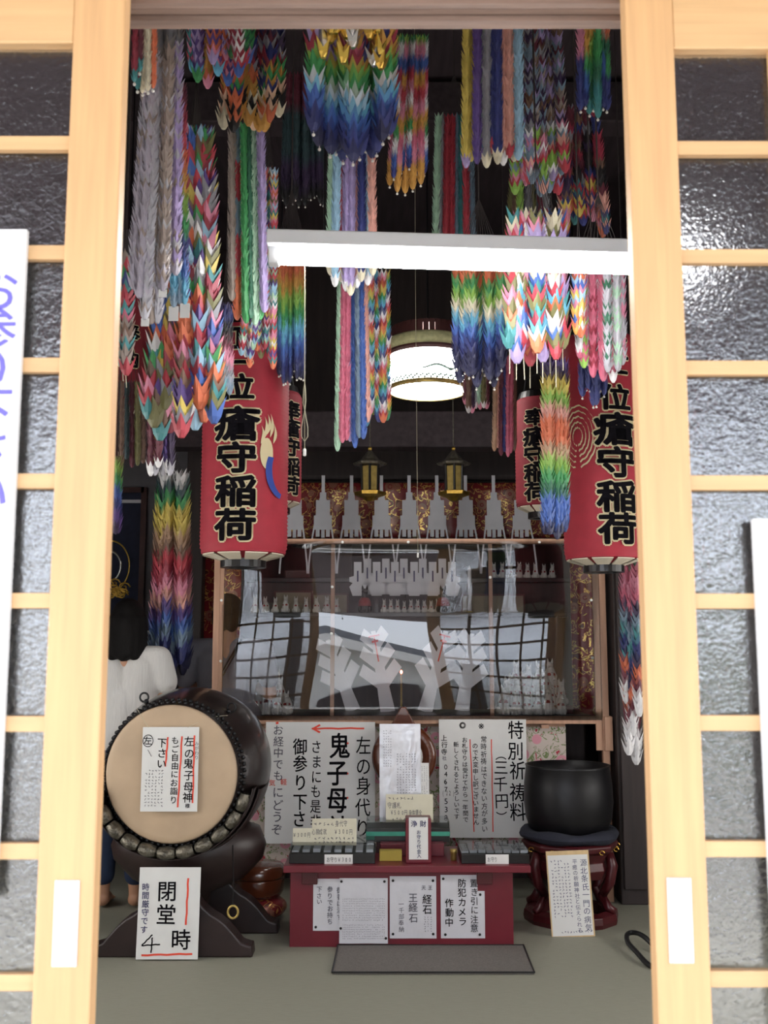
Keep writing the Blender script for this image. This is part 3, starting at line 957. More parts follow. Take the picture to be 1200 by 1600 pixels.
bundle('curtain of thin strings fading red to navy, left below the tube lamp', (434, 476), (434, 476), 372, (578, 602), 4.15, 12, 3.2, rainbow(['maroon', 'crimson', 'orange', 'gold', 'lime', 'green', 'cyan', 'blue', 'navy', 'dknavy'], sway=0.03), dY=0.10, sp=1.2, bead=True, seed=9)
bundle('dim far garland fading from maroon through green to dark purple', (440, 508), (448, 500), 120, (300, 322), 4.6, 14, 4.5, rainbow(['maroon', 'maroon', 'dkteal', 'dkteal', 'dkpurple', 'black'], sway=0.04), dY=0.2, bead=True, seed=10)
bundle('big top centre garland, gold foil above, cranes fading from white to deep blue', (486, 612), (492, 608), T, [205, 228, 215, 240, 236, 250, 238, 252, 244, 232, 246, 238, 220, 210], 2.7, 14, 13, lambda t, i, k, rr: PAL[rr.choice(['orange', 'navy', 'rose', 'purple', 'gold', 'crimson', 'lilac', 'gold'])] if t < 0.6 else grad(['gold', 'lime', 'green', 'green', 'white', 'sky', 'cyan', 'blue', 'blue', 'navy', 'navy', 'dknavy'], (t-0.6)/0.4+0.04*math.sin(i*2.2)), dY=0.3, bead=True, seed=11)
bundle('narrow garland of thin strings banded gold, navy, pink and green, right of the blue one', (606, 666), (624, 666), 62, [290, 278, 300, 268, 302, 262, 296, 270, 288, 272], 3.55, 10, 5, lambda t, i, k, rr: grad(['green', 'white', 'blue', 'red', 'pink', 'white', 'gold', 'green', 'white', 'blue', 'navy'] if i % 2 else ['lime', 'pink', 'blue', 'gold', 'red', 'pink', 'gold', 'rose', 'pink', 'gold', 'gold'], t), dY=0.06, sp=0.95, bead=True, seed=12)
bundle('garland of lavender, pink and sage crane strings running behind the tube lamp at centre', (512, 586), (516, 584), 210, [430, 448, 440, 455, 462, 450, 440, 446, 430], 3.55, 9, 6, solid(['mint', 'sky', 'red', 'lilac', 'lilac', 'salmon', 'navy', 'sky', 'salmon'], ['cream', 'white']), dY=0.1, sp=0.9, seed=13)
bundle('long garland of plain pale green, rose and blue strings, hanging lowest at centre', (524, 578), (530, 572), 430, [705, 692, 688, 690, 700, 684, 686, 660], 4.0, 8, 4.6, solid(['mint', 'rose', 'rose', 'lilac', 'blue', 'steel', 'blue', 'salmon']), dY=0.06, sp=0.85, seed=14)
bundle('long garland of small zigzag rainbow cranes left of the round lamp', (562, 608), (562, 606), 430, (640, 668), 4.16, 7, 6, rainbow(['red', 'orange', 'yellow', 'green', 'cyan', 'navy', 'white', 'pink'], shift=0.37, rep=3.3, sway=0), dY=0.12, seed=15)
bundle('dim far garland of dull red and grey-green strings above the tube lamp', (676, 742), (682, 738), 185, (395, 420), 4.5, 8, 5, solid(['mint', 'grey', 'red', 'red', 'steel', 'teal', 'red', 'steel']), dY=0.1, seed=16)
bundle('garland of plain yellow, purple, navy and salmon strings, upper right of centre', (724, 816), (728, 812), T, [262, 252, 256, 248, 262, 240, 256, 258, 246, 252, 250], 2.9, 11, 7, solid(['yellow', 'yellow', 'purple', 'mint', 'grey', 'navy', 'navy', 'salmon', 'salmon', 'cream', 'sky'], ['lilac', 'yellow', 'purple', 'cyan', 'cream', 'red', 'cream', 'white', 'red', 'cream', 'sky'], 0.965), dY=0.08, sp=0.85, seed=17)
bundle('dusky lilac and maroon garland with pastel tips beside the yellow and purple one', (802, 884), (806, 862), T, (268, 308), 3.8, 18, 7.5, lambda t, i, k, rr: PAL[rr.choice(['grey', 'maroon', 'brown', 'lilac', 'dkpurple', 'steel', 'taupe'])] if t < 0.8 else PAL[rr.choice(['pink', 'lilac', 'salmon', 'white', 'steel', 'lime', 'red'])], dY=0.25, seed=18)
bundle('dark zigzag garland with orange and red tips close to the right doorpost', (872, 952), (884, 930), 175, (330, 385), 4.05, 11, 7, lambda t, i, k, rr: PAL[random.Random(i*3+k//2).choice(['navy', 'maroon', 'brown', 'dkpurple', 'crimson', 'black', 'grey'])] if t < 0.7 else PAL[rr.choice(['red', 'orange', 'salmon', 'teal', 'navy', 'yellow', 'pink'])], dY=0.15, seed=19)
bundle('short glossy garland of pink and gold fading to green and blue, top right', (904, 952), (904, 950), T, [172, 166, 178, 170, 184, 168, 172], 2.95, 7, 6, lambda t, i, k, rr: grad([['pink', 'pink', 'pink', 'navy', 'navy', 'navy'], ['gold', 'gold', 'gold', 'green', 'blue', 'navy'], ['gold', 'gold', 'lime', 'green', 'dkgreen', 'teal'], ['olive', 'gold', 'green', 'green', 'dkgreen', 'dkgreen'], ['gold', 'green', 'green', 'dkgreen', 'teal', 'teal'], ['pink', 'salmon', 'dkgreen', 'blue', 'navy', 'navy'], ['rose', 'orange', 'dkgreen', 'green', 'navy', 'navy']][i], (t-0.42)/0.58), dY=0.07, bead=True, seed=20)
bundle('large red, white and cyan cranes with loose threads, right below tube lamp', (792, 884), (802, 876), 345, [545, 568, 548, 572, 552, 566, 556, 562, 545], 3.36, 9, 11.5, runs(['red', 'white', 'lilac', 'cyan', 'pink', 'blue', 'orange', 'teal', 'olive', 'crimson', 'cream'], 1), dY=0.2, dangle=(0.9, (0.04, 0.11)), seed=21)
bundle('dim far streak of olive and green strings above the right end of the tube lamp', (788, 868), (800, 850), 280, (370, 420), 4.4, 9, 5, solid(['olive', 'brown', 'lime', 'dkpurple', 'grey', 'olive', 'dkteal', 'maroon', 'grey']), dY=0.2, seed=22)
bundle('garland fading from orange through green and white to navy, right of the round lamp', (710, 788), (712, 786), 395, (575, 606), 3.8, 12, 7.5, rainbow(['tan', 'orange', 'orange', 'green', 'lime', 'cream', 'cyan', 'blue', 'navy', 'dknavy', 'dknavy'], sway=0.05), dY=0.18, bead=True, seed=23)
bundle('rose, grey and white garland over the big right lantern', (902, 976), (900, 974), 395, [560, 575, 572, 590, 578, 596, 582, 598, 580, 570], 3.5, 10, 6, lambda t, i, k, rr: PAL[rr.choice([['rose', 'white'], ['lime', 'rose'], ['silver', 'silver'], ['rose', 'crimson'], ['white', 'pink'], ['rose', 'rose'], ['dkgreen', 'silver'], ['rose', 'white'], ['mint', 'silver'], ['pink', 'silver']][i])], dY=0.12, sp=0.9, seed=24)
bundle('single bright cord of small gold, blue and orange zigzag cranes by the rose garland', (896, 912), (898, 912), 420, (522, 528), 3.4, 2, 7, mix('gold', 'yellow', 'blue', 'orange', 'white', 'sky', 'pink'), dY=0.03, seed=25)
bundle('deep blue garland tips showing under the rose and grey garland', (908, 946), (906, 946), 470, (602, 634), 3.75, 7, 5.5, rainbow(['dkteal', 'steel', 'blue', 'navy', 'navy']), dY=0.1, bead=True, seed=26)
bundle('narrow garland of salmon, brown and pink strings above the rear right lantern', (770, 806), (772, 806), 560, [705, 700, 712, 706, 714, 708, 704], 4.55, 7, 3.4, solid(['tan', 'salmon', 'maroon', 'navy', 'rose', 'rose', 'brown']), dY=0.06, sp=1.1, seed=27)
bundle('small dull garland of green and rose tips just under the navy one', (724, 764), (726, 762), 520, (632, 646), 4.75, 7, 4, solid(['maroon', 'brown', 'dkpurple', 'grey', 'mint', 'olive', 'maroon'], ['pink', 'white']), dY=0.1, seed=28)
bundle('narrow rainbow garland, yellow to blue, before the big right lantern', (850, 886), (850, 884), 570, (825, 846), 4.05, 6, 7, rainbow(['purple', 'dkpurple', 'yellow', 'lime', 'salmon', 'orange', 'orange', 'tan', 'lime', 'green', 'dkgreen', 'blue', 'blue', 'dknavy'], sway=0.02), dY=0.1, seed=29)
bundle('thick shaggy rainbow garland behind the visitors, white at the top to navy below', (236, 294), (252, 288), 752, (1030, 1060), 5.75, 13, 8, rainbow(['white', 'dkteal', 'green', 'yellow', 'yellow', 'tan', 'brown', 'red', 'crimson', 'pink', 'salmon', 'purple', 'blue', 'steel', 'navy', 'dknavy'], sway=0.03), dY=0.2, sp=0.8, seed=30)
bundle('purple, yellow and blue garland with white tips below the big many-coloured one', (232, 270), (234, 268), 600, (728, 744), 3.85, 6, 6, solid(['maroon', 'yellow', 'maroon', 'navy', 'purple', 'dkpurple'], ['white', 'silver'], 0.93), dY=0.1, seed=31)
bundle('single cord of red, green and grey cranes half hidden by the left doorpost', (188, 198), (192, 200), 410, (572, 588), 2.9, 2, 11, runs(['red', 'teal', 'brown', 'green', 'rose', 'navy', 'taupe'], 1), dY=0.04, dangle=(1.0, (0.02, 0.05)), seed=32)
bundle('green to blue and purple cord of cranes low beside the left doorpost', (176, 186), (178, 188), 720, (828, 842), 4.5, 3, 5, rainbow(['olive', 'lime', 'green', 'blue', 'navy', 'purple', 'dkpurple']), dY=0.05, seed=33)
bundle('pink, navy and orange garland low beside the right doorpost with white tips', (976, 1002), (974, 998), 880, [1100, 1180, 1150, 1195, 1120], 4.95, 5, 8, rainbow(['dkgreen', 'rose', 'pink', 'rose', 'dkpurple', 'steel', 'teal', 'navy', 'dknavy', 'orange', 'maroon', 'white', 'white'], sway=0.02), dY=0.1, seed=34)
bundle('dull navy and pink cords hanging between the big garland and the left lantern', (346, 362), (346, 360), 480, (600, 622), 3.55, 4, 5, rainbow(['dkpurple', 'navy', 'black', 'maroon', 'pink', 'grey', 'steel']), dY=0.08, seed=35)
bundle('dim far garland of wine-red and green strings low at the left edge', (176, 228), (178, 226), 600, (715, 735), 4.85, 6, 4, solid(['maroon', 'brown', 'dkteal', 'maroon', 'olive', 'brown']), dY=0.1, seed=36)

def foil_cranes():
    root = next(o for o in bpy.data.objects if o.get('label', '').startswith('big top centre garland'))
    r3 = random.Random(4)
    for k in range(16):
        xp, yp = r3.uniform(500, 602), r3.uniform(45, 118)
        p = at(xp, yp, 2.53+0.05*r3.random())
        rad = px(12, 2.6)
        m = MB()
        an = r3.uniform(0, 1.6)
        for v in CUPV:
            m.v.append((p.x+rad*(v[0]*math.cos(an)-v[1]*math.sin(an)), p.y+rad*(v[0]*math.sin(an)+v[1]*math.cos(an)), p.z+rad*v[2]*0.9))
        m.f = list(CUPF)
        m.c = [[(0.85, 0.60, 0.12), (0.75, 0.74, 0.72), (0.8, 0.5, 0.1)][k % 3]]*len(CUPF)
        m.build('foil_crane', 'foil', root)
foil_cranes()
# ------------------------------------------------------------------ red paper lanterns
def lantern(label, bx, yt, yb, Y, text, ang, size_px, col, crest=None, top_px=None, fs=0.038, ol=0.09, wide=1.32):
    cx = (bx[0]+bx[1])/2
    a, b = at(cx, yt, Y), at(cx, yb, Y)
    r = px((bx[1]-bx[0])/2, Y, (yt+yb)/2)*0.985
    z0, z1 = b.z, a.z
    c = Vector((b.x, Y, 0))
    t = thing('paper_lantern', label, 'lantern', (b.x, Y, z0))
    H = z1-z0
    nrib = int(H/0.0165)
    prof = []
    for k in range(nrib*2+1):
        z = z0 + H*k/(nrib*2)
        u = (z-z0)/H
        e = 1.0
        if u < 0.04: e = 0.95+0.05*math.sin(u/0.04*math.pi/2)
        if u > 0.94: e = 0.86+0.14*math.sin((1-u)/0.06*math.pi/2)
        prof.append((r*e*(1.0 if k % 2 else 0.976), z))
    MB().lathe(prof, c, 44, caps=False).build('paper_shade', col, t, smooth=True)
    # the base: cream panels between red bars, then a black ring
    m = MB()
    for k in range(9):
        q = 2*math.pi*k/9
        m.lathe([(r*0.93, z0-0.003), (r*0.50, z0-0.026), (r*0.50, z0-0.030), (r*0.93, z0-0.007)], c, 5, a0=q, a1=q+0.58, ring=True)
    m.build('base_panel', 'lantern_white', t)
    MB().lathe([(r*0.3, z0-0.024), (r*0.50, z0-0.024), (r*0.955, z0), (r*0.955, z0+0.006), (r*0.3, z0+0.004)], c, 36, ring=True).build('base_disc', col, t)
    MB().lathe([(r*0.34, z0-0.020), (r*0.52, z0-0.020), (r*0.52, z0-0.058), (r*0.34, z0-0.058)], c, 32, ring=True).build('base_ring', 'black', t)
    MB().lathe([(r*0.4, z1-0.003), (r*0.87, z1-0.003), (r*0.80, z1+0.03), (r*0.4, z1+0.03)], c, 32, ring=True).build('top_ring', 'black', t)
    m = MB().tube([(b.x-r*0.6, Y, z1+0.025), (b.x-r*0.5, Y, z1+0.10), (b.x, Y, z1+0.14), (b.x+r*0.5, Y, z1+0.10), (b.x+r*0.6, Y, z1+0.025)], 0.005, 6)
    m.tube([(b.x, Y, z1+0.14), (b.x, Y, HC)], 0.004, 6)
    m.build('hanging_wire', 'blackmetal', t)
    # the writing, bent round the shade
    def bend(mb, rad):
        import bmesh
        me = bpy.data.meshes.new('bend')
        me.from_pydata(mb.v, [], mb.f)
        bm = bmesh.new(); bm.from_mesh(me)
        xs = [v.co.x for v in bm.verts]
        x = min(xs)
        while x < max(xs):
            g = bm.verts[:]+bm.edges[:]+bm.faces[:]
            bmesh.ops.bisect_plane(bm, geom=g, plane_co=(x, 0, 0), plane_no=(1, 0, 0))
            x += r*0.14
        out = MB()
        bm.verts.index_update()
        for v in bm.verts:
            q = v.co.x/r
            out.v.append((c.x+math.sin(q)*rad, c.y-math.cos(q)*rad, v.co.z))
        out.f = [tuple(v.index for v in f.verts) for f in bm.faces]
        bm.free(); bpy.data.meshes.remove(me)
        return out
    P = lambda s, t_, n: (s, 0.0, -t_)
    def text_at(name, material, off, rad):
        m = MB()
        for (ch, ypx, spx) in text:
            p = at(cx, ypx, Y-r*0.9)
            column(m, P, ch, ang*r, -p.z-px(spx, Y-r)*0.5, px(spx, Y-r), size=px(spx, Y-r)*1.02, off=off, sx=wide)
        return bend(m, rad).build(name, material, t)
    text_at('lettering_outline', 'lantern_cream', ol, r+0.0035)
    text_at('lettering', 'ink', fs, r+0.0065)
    if crest:
        side, ycr = crest
        p = at(cx, ycr, Y-r*0.9)
        m, m2 = MB(), MB()
        if side > 0:     # flaming jewel: flame tongues above a blue ring
            for (dx, dz, h, w_) in ((-0.05, 0.02, 0.10, 0.022), (-0.025, 0.05, 0.12, 0.022), (0.0, 0.075, 0.11, 0.022), (0.025, 0.06, 0.13, 0.022), (0.055, 0.03, 0.11, 0.022)):
                pts = [(dx+w_*math.sin(k/9*math.pi)*(0.4+0.6*(1-k/9))+0.02*math.sin(k/9*3), dz+h*k/9) for k in range(10)]
                pts += [(dx-w_*math.sin(k/9*math.pi)*(1-k/9)+0.02*math.sin(k/9*3), dz+h*k/9) for k in range(8, 0, -1)]
                m.add([(side*0.62*r+q[0]*0.55, 0, p.z+q[1]*0.8) for q in pts], [tuple(range(len(pts)))])
            pts = [(0.05*math.cos(k*math.pi/10), 0.11*math.sin(k*math.pi/10)-0.0) for k in range(20)]
            m.add([(side*0.62*r+q[0]*0.6, 0, p.z-0.02+q[1]*0.6) for q in pts], [tuple(range(20))])
            L1 = [(0.085*math.cos(q), 0.115*math.sin(q)) for q in [math.radians(150+6*k) for k in range(20)]]
            L2 = [(0.060*math.cos(q)+0.006, 0.100*math.sin(q)+0.006) for q in [math.radians(150+6*k) for k in range(20)]]
            m2.add([(side*1.05*r+q[0], 0, p.z-0.09+q[1]) for q in L1+L2], [(k, k+1, k+21, k+20) for k in range(19)])
            bend(m2, r+0.006).build('crest_jewel', 'crest_blue', t)
        else:            # wavy shell of concentric lines
            for k in range(5):
                L = [(side*0.80*r + (0.10-0.018*k)*math.cos(q*math.pi/20)*0.85, p.z+(0.135-0.024*k)*math.sin(q*math.pi/20)+0.003*math.sin(q*2.2)) for q in range(-9, 30)]
                wd = 0.0035
                m.add([(x, 0, z+wd) for x, z in L]+[(x+wd, 0, z-wd) for x, z in L], [(i, i+1, i+1+len(L), i+len(L)) for i in range(len(L)-1)])
        bend(m, r+0.005).build('crest', 'lantern_cream', t)
    return t
lantern('big red paper lantern with black and cream brush writing over the drum, left', (312, 449), 520, 866, 4.35,
        [('正', 530, 40), ('一', 568, 36), ('位', 606, 42), ('瘡', 663, 56), ('守', 716, 50), ('稲', 768, 51), ('荷', 820, 51)], -0.07, 74, 'lantern', (1, 700))
lantern('big red paper lantern with black and cream brush writing beside the right doorpost', (882, 1004), 530, 874, 4.45,
        [('正', 545, 40), ('一', 583, 36), ('位', 622, 42), ('瘡', 671, 54), ('守', 723, 50), ('稲', 776, 51), ('荷', 826, 50)], 0.20, 72, 'lantern', (-1, 680))
lantern('smaller red lantern half hidden behind the big left one', (398, 471), 615, 785, 5.0, [('奉', 640, 30), ('瘡', 668, 30), ('守', 698, 30), ('稲', 728, 30), ('荷', 758, 30)], 0.62, 30, 'lantern_dark')
lantern('smaller red lantern behind the upright rainbow garland, right of the altar', (806, 884), 625, 792, 5.0, [('奉', 652, 28), ('瘡', 682, 32), ('守', 711, 31), ('稲', 739, 31), ('荷', 768, 31)], -0.30, 30, 'lantern_dark')
lantern('dark red lantern hanging at the far left, behind the big garland', (160, 228), 470, 640, 5.3, [('奉', 520, 30), ('納', 560, 30)], 0.3, 30, 'lantern_dark')

# ------------------------------------------------------------------ drum on its carved stand
def taiko():
    c = at(267, 1209, 4.62)
    r = 0.288
    yaw = math.radians(-6)
    t = thing('drum', 'large barrel drum with pale skin facing the door, on a carved stand', 'drum', (c.x, 4.62, c.z))
    mt = Matrix.Translation(c) @ Matrix.Rotation(yaw, 4, 'Z') @ Matrix.Translation(-c)
    L = 0.62
    prof = [(r+0.012, 0.0), (r+0.017, 0.012), (r+0.03, 0.05), (r+0.062, 0.16), (r+0.076, 0.28), (r+0.076, 0.34), (r+0.062, 0.46), (r+0.03, 0.57), (r+0.012, L)]
    def b(mb, nm, m, par=t, **k): return mb.xf(mt).build(nm, m, par, **k)
    b(MB().lathe(prof, c, 64, axis='Y', caps=False), 'barrel', 'drumwood', smooth=True)
    b(MB().lathe([(0.001, -0.004), (r-0.02, -0.004), (r, -0.002), (r+0.008, 0.002), (r+0.013, 0.010), (r+0.016, 0.03)], c, 64, axis='Y', caps=False), 'drum_head', 'drumskin', smooth=True)
    b(MB().lathe([(0.001, L), (r, L), (r+0.014, L-0.006)], c, 64, axis='Y', caps=False), 'drum_head', 'drumskin', smooth=True)
    m = MB()
    for row, (rr_, yy) in enumerate(((r+0.021, 0.022), (r+0.031, 0.045))):
        for k in range(72):
            q = 2*math.pi*(k+0.5*row)/72
            m.ball((c.x+rr_*math.cos(q), c.y+yy, c.z+rr_*math.sin(q)), (0.010, 0.010, 0.010), 7, 5)
    b(m, 'stud', 'blackmetal', smooth=True)
    for q in (math.radians(118), math.radians(50)):
        o = Vector((c.x+(r+0.058)*math.cos(q), c.y+0.12, c.z+(r+0.058)*math.sin(q)))
        m = MB().ball(o, 0.012, 8, 6)
        d = Vector((math.cos(q), 0, math.sin(q)))
        e = Vector((-d.z, 0, d.x))
        oc = o + d*0.022
        m.tube([oc + (d*math.cos(k*math.pi/8)+e*math.sin(k*math.pi/8))*0.020 for k in range(16)], 0.0045, 6, closed=True)
        b(m, 'ring_handle', 'blackmetal', smooth=True)
    return c, r
DC, DR = taiko()

def drum_stand():
    c, r = DC, DR
    t = thing('drum_stand', 'dark carved wooden stand with a lotus petal cradle under the drum', 'drum stand', (c.x+0.03, 4.8, 0))
    # lotus petal cradle: a half ring with swollen petals, pressed against the barrel's underside
    m = MB()
    def ringsec(a0, a1, n, R0, R1, y0, y1, bulge=0.0):
        def fn(u, v):
            an = a0+(a1-a0)*u
            w_ = 2*math.pi*v
            rad = (R0+R1)/2 + (R1-R0)/2*math.cos(w_)*(1+bulge*math.sin(math.pi*u))
            y = (y0+y1)/2 + (y1-y0)/2*math.sin(w_)*(1+bulge*1.4*math.sin(math.pi*u))
            return (c.x+rad*math.cos(an), y, c.z+rad*math.sin(an))
        m.grid(fn, n, 12)
    ringsec(math.radians(188), math.radians(348), 40, r+0.082, r+0.112, 4.72, 5.12)
    m.build('cradle', 'standwood', t, smooth=True)
    m = MB()
    for k in range(11):
        a0 = math.radians(190+14.2*k)
        ringsec(a0+0.014, a0+math.radians(14.2)-0.014, 8, r+0.030, r+0.074, 4.60, 4.665, 0.35)
        # raised curl on each petal
        am = a0+math.radians(7.1)
        o = Vector((c.x+(r+0.056)*math.cos(am), 4.594, c.z+(r+0.056)*math.sin(am)))
        m.tube([o+Vector((math.cos(q*0.7)*0.017*(1-q/16), -0.004*(1-q/14), math.sin(q*0.7)*0.014*(1-q/16))) for q in range(14)], 0.003, 5)
    m.build('lotus_petal', 'bronze', t, smooth=True)
    m = MB()
    ringsec(math.radians(186), math.radians(350), 40, r+0.074, r+0.086, 4.61, 4.74)
    m.build('petal_band', 'standwood', t, smooth=True)
    # swollen body below the cradle, narrowing to the foot
    zb = c.z-r-0.11
    m = MB()
    prof = [(0.10, 0.05), (0.085, zb*0.30), (0.11, zb*0.55), (0.26, zb*0.72), (0.345, zb*0.95), (0.36, zb*1.12), (0.33, zb*1.32), (0.26, zb*1.38)]
    k = len(m.v)
    m.lathe(prof, (0, 0, 0), 36)
    m.v[k:] = [(c.x+0.03+p[0], 4.93+p[1]*0.62, p[2]) for p in m.v[k:]]
    m.build('body', 'standwood', t, smooth=True)
    # two arched feet with scrolled toes
    for (yf, dx, s) in ((4.63, 0.02, 1.0), (5.00, 0.10, 0.98)):
        half = 0.335*s
        poly = []
        for q in range(21):
            u = -1+2*q/20
            z = 0.035 + 0.255*(1-abs(u)**1.25)**1.15 + 0.02*abs(math.sin(u*7))
            poly.append((c.x+dx+u*half, z))
        poly += [(c.x+dx+half*1.03, 0.05), (c.x+dx+half*1.05, 0.0), (c.x+dx+half*0.72, 0.0), (c.x+dx+half*0.5, 0.0), (c.x+dx-half*0.5, 0.0), (c.x+dx-half*0.72, 0.0), (c.x+dx-half*1.05, 0.0), (c.x+dx-half*1.03, 0.05)]
        MB().prismY(poly, yf, yf+0.10).build('foot', 'standwood', t, bevel=0.008)
    MB().box(c.x-0.02, c.x+0.10, 4.70, 5.02, 0.10, 0.22).build('stretcher', 'standwood', t, bevel=0.006)
drum_stand()

sign('paper_sign', 'handwritten notice with red lines hung on the drum skin', 'paper notice', (219, 1136, 308, 1268), 4.588, [
    ('左の鬼子母神', 0.83, 0.11, 0.132), ('もご自由にお詣り', 0.585, 0.11, 0.1), ('下さい', 0.345, 0.12, 0.125), ('左', 0.10, 0.11, 0.11), ('様', 0.83, 0.90, 0.06),
    ('O', 0.10, 0.165, 0.095, 0.012, 'k'), ('L', 0.10, 0.27, 0.17, 0.35, 0.01, 'g'), ('L', 0.92, 0.10, 0.92, 0.90, 0.028, 'r'), ('L', 0.70, 0.11, 0.66, 0.95, 0.028, 'r'), ('L', 0.45, 0.12, 0.42, 0.47, 0.028, 'r'),
    ('みがわり', 0.965, 0.17, 0.055, 'g', 0), ('S', 0.06, 0.50, 0.40, 0.95, 6, 12, 'g')], Yt=4.594)
def sign_string():
    a, b = at(232, 1137, 4.592), at(293, 1137, 4.592)
    m = MB()
    h1 = Vector((DC.x-0.155, 4.60, DC.z+0.285)); h2 = Vector((DC.x+0.24, 4.66, DC.z+0.25))
    m.tube([a, (a+h1)/2, h1], 0.001, 4).tube([b, (b+h2)/2+Vector((0, -0.01, 0.02)), h2], 0.001, 4)
    o = m.build('sign_string', 'cord')
    tag(o, 'thin pale string holding the notice on the drum skin', 'string')
sign_string()
sign('paper_sign', 'white notice with a closing hour in red-lined big writing, leaning on the drum stand foot', 'paper notice', (212, 1355, 309, 1499), 4.585, [
    ('閉堂', 0.47, 0.14, 0.245), ('L', 0.255, 0.735, 0.09, 0.85, 0.022, 'k'), ('L', 0.085, 0.852, 0.385, 0.838, 0.022, 'k'), ('L', 0.255, 0.765, 0.245, 0.93, 0.022, 'k'), ('時', 0.73, 0.67, 0.245), ('時間厳守です', 0.115, 0.17, 0.092, 'b'),
    ('L', 0.80, 0.12, 0.79, 0.63, 0.03, 'r'), ('L', 0.09, 0.955, 0.91, 0.94, 0.03, 'r')], Yt=4.615)

# ------------------------------------------------------------------ timber screen frame with clear sheet
FY = 5.62
def screen_frame():
    za, zb = at(600, 846, FY).z, at(600, 1125, FY).z
    xl, xr = at(341, 1000, FY).x, at(942, 1000, FY).x
    t = thing('screen_frame', 'pale timber frame holding a clear vinyl sheet before the altar', 'screen', ((xl+xr)/2, FY, 0))
    def bar(nm, x0, x1, y0, y1, z0, z1): return MB().box(x0, x1, y0, y1, z0, z1).build(nm, 'framewood', t, bevel=0.002)
    bar('post', xl-0.027, xl+0.009, FY-0.02, FY+0.02, 0, za+0.014)
    bar('post_batten', xl+0.009, xl+0.029, FY-0.024, FY-0.006, 0.3, za+0.014)
    bar('post', xr-0.018, xr+0.018, FY-0.02, FY+0.02, 0, za+0.014)
    bar('post_batten', xr-0.052, xr-0.018, FY-0.014, FY+0.004, zb-0.16, za+0.014)
    bar('post_batten', xr-0.010, xr+0.032, FY-0.036, FY-0.020, zb-0.16, zb+0.02)
    bar('rail', xl+0.009, xr-0.018, FY-0.012, FY+0.012, za-0.014, za+0.014)
    bar('rail', xl+0.009, xr+0.03, FY-0.012, FY+0.012, zb-0.020, zb+0.022)
    for xp in (519.5, 767.5):
        x = at(xp, 980, FY).x
        bar('mullion', x-0.011, x+0.011, FY+0.001, FY+0.020, zb+0.022, za-0.014)
    # the sheet hangs slack: pulled back between the posts, bellied forward between the rails
    x0, x1 = xl+0.02, xr-0.02
    def LEAN(v):          # leans back up to two thirds of its height, upright above
        return 0.052*(0.72-v) if v < 0.6 else 0.052*0.12*max(0, (1-(v-0.6)/0.24))**2
    def fn(u, v):
        e = math.sin(math.pi*v)
        q = min(1, v/0.06, (1-v)/0.05)
        q = q*q*(3-2*q)
        return (x0+(x1-x0)*u, FY-0.016 + q*(0.022*0.5*(1-math.cos(2*math.pi*u)) - LEAN(v)) - 0.007*e + 0.003*math.sin(u*8.5+v*2.0)*e, zb+(za-zb)*v)
    MB().grid(fn, 80, 60).build('vinyl_sheet', 'vinyl', t, smooth=True)
    m = MB()
    for xp, yp in ((535, 847), (638, 847), (843, 847), (519, 917), (518, 990), (766, 902), (926, 1028), (924, 938), (345, 1033), (346, 938)):
        p = at(xp, yp, FY-0.024)
        m.lathe([(0.001, -0.003), (0.007, -0.002), (0.008, 0.0), (0.008, 0.006)], p, 10, axis='Y')
    m.build('washer', 'whiteplastic', t)
    return t
screen_frame()
# flowered cloth hung below the frame
def cloth():
    a, b = at(386, 1134, FY+0.07), at(889, 1366, FY+0.07)
    m = MB()
    m.grid(lambda u, v: (a.x+(b.x-a.x)*u, FY+0.07+0.008*math.sin(u*34)*(1-0.4*v), max(0.16, b.z)*(1-v)+(a.z-0.005)*v), 60, 4)
    tag(m.build('flowered_cloth', 'floral', smooth=True), 'pink and red flowered cloth hanging behind the signs below the frame', 'cloth')
    m = MB().box(a.x, b.x, FY+0.082, FY+0.094, a.z-0.012, a.z+0.012)
    m.box(a.x+0.1, a.x+0.14, FY+0.012, FY+0.084, a.z-0.01, a.z+0.01).box(b.x-0.14, b.x-0.1, FY+0.012, FY+0.084, a.z-0.01, a.z+0.01)
    tag(m.build('cloth_rod', 'framewood'), 'wooden rod carrying the flowered cloth behind the frame rail', 'rod')
cloth()
sign('paper_sign', 'large white handwritten sign with a red arrow pointing left, under the frame', 'paper notice', (413, 1128, 586, 1318), FY-0.022, [
    ('左の身代り', 0.89, 0.115, 0.168, 'k', 0.004, 0.82), ('鬼子母神', 0.665, 0.075, 0.232, 'k', 0.016, 0.82), ('さまにも是非', 0.465, 0.15, 0.122, 'k', 0.006, 0.8), ('御参り下さい', 0.315, 0.125, 0.151, 'k', 0.012, 0.86),
    ('お経中でも', 0.115, 0.02, 0.094, 'g', 0.006), ('軽', 0.165, 0.468, 0.058, 'r', 0.004), ('気', 0.065, 0.475, 0.058, 'r', 0.004), ('にどうぞ', 0.115, 0.53, 0.102, 'g', 0.006),
    ('L', 0.42, 0.055, 0.90, 0.053, 0.016, 'r'), ('A', 0.415, 0.056, 0.075, 'r'), ('L', 0.745, 0.17, 0.75, 0.185, 0.02, 'r'), ('L', 0.745, 0.42, 0.75, 0.435, 0.02, 'r'), ('L', 0.745, 0.62, 0.75, 0.635, 0.02, 'r'),
    ('L', 0.10, 0.0, 0.105, 0.018, 0.025, 'r')])
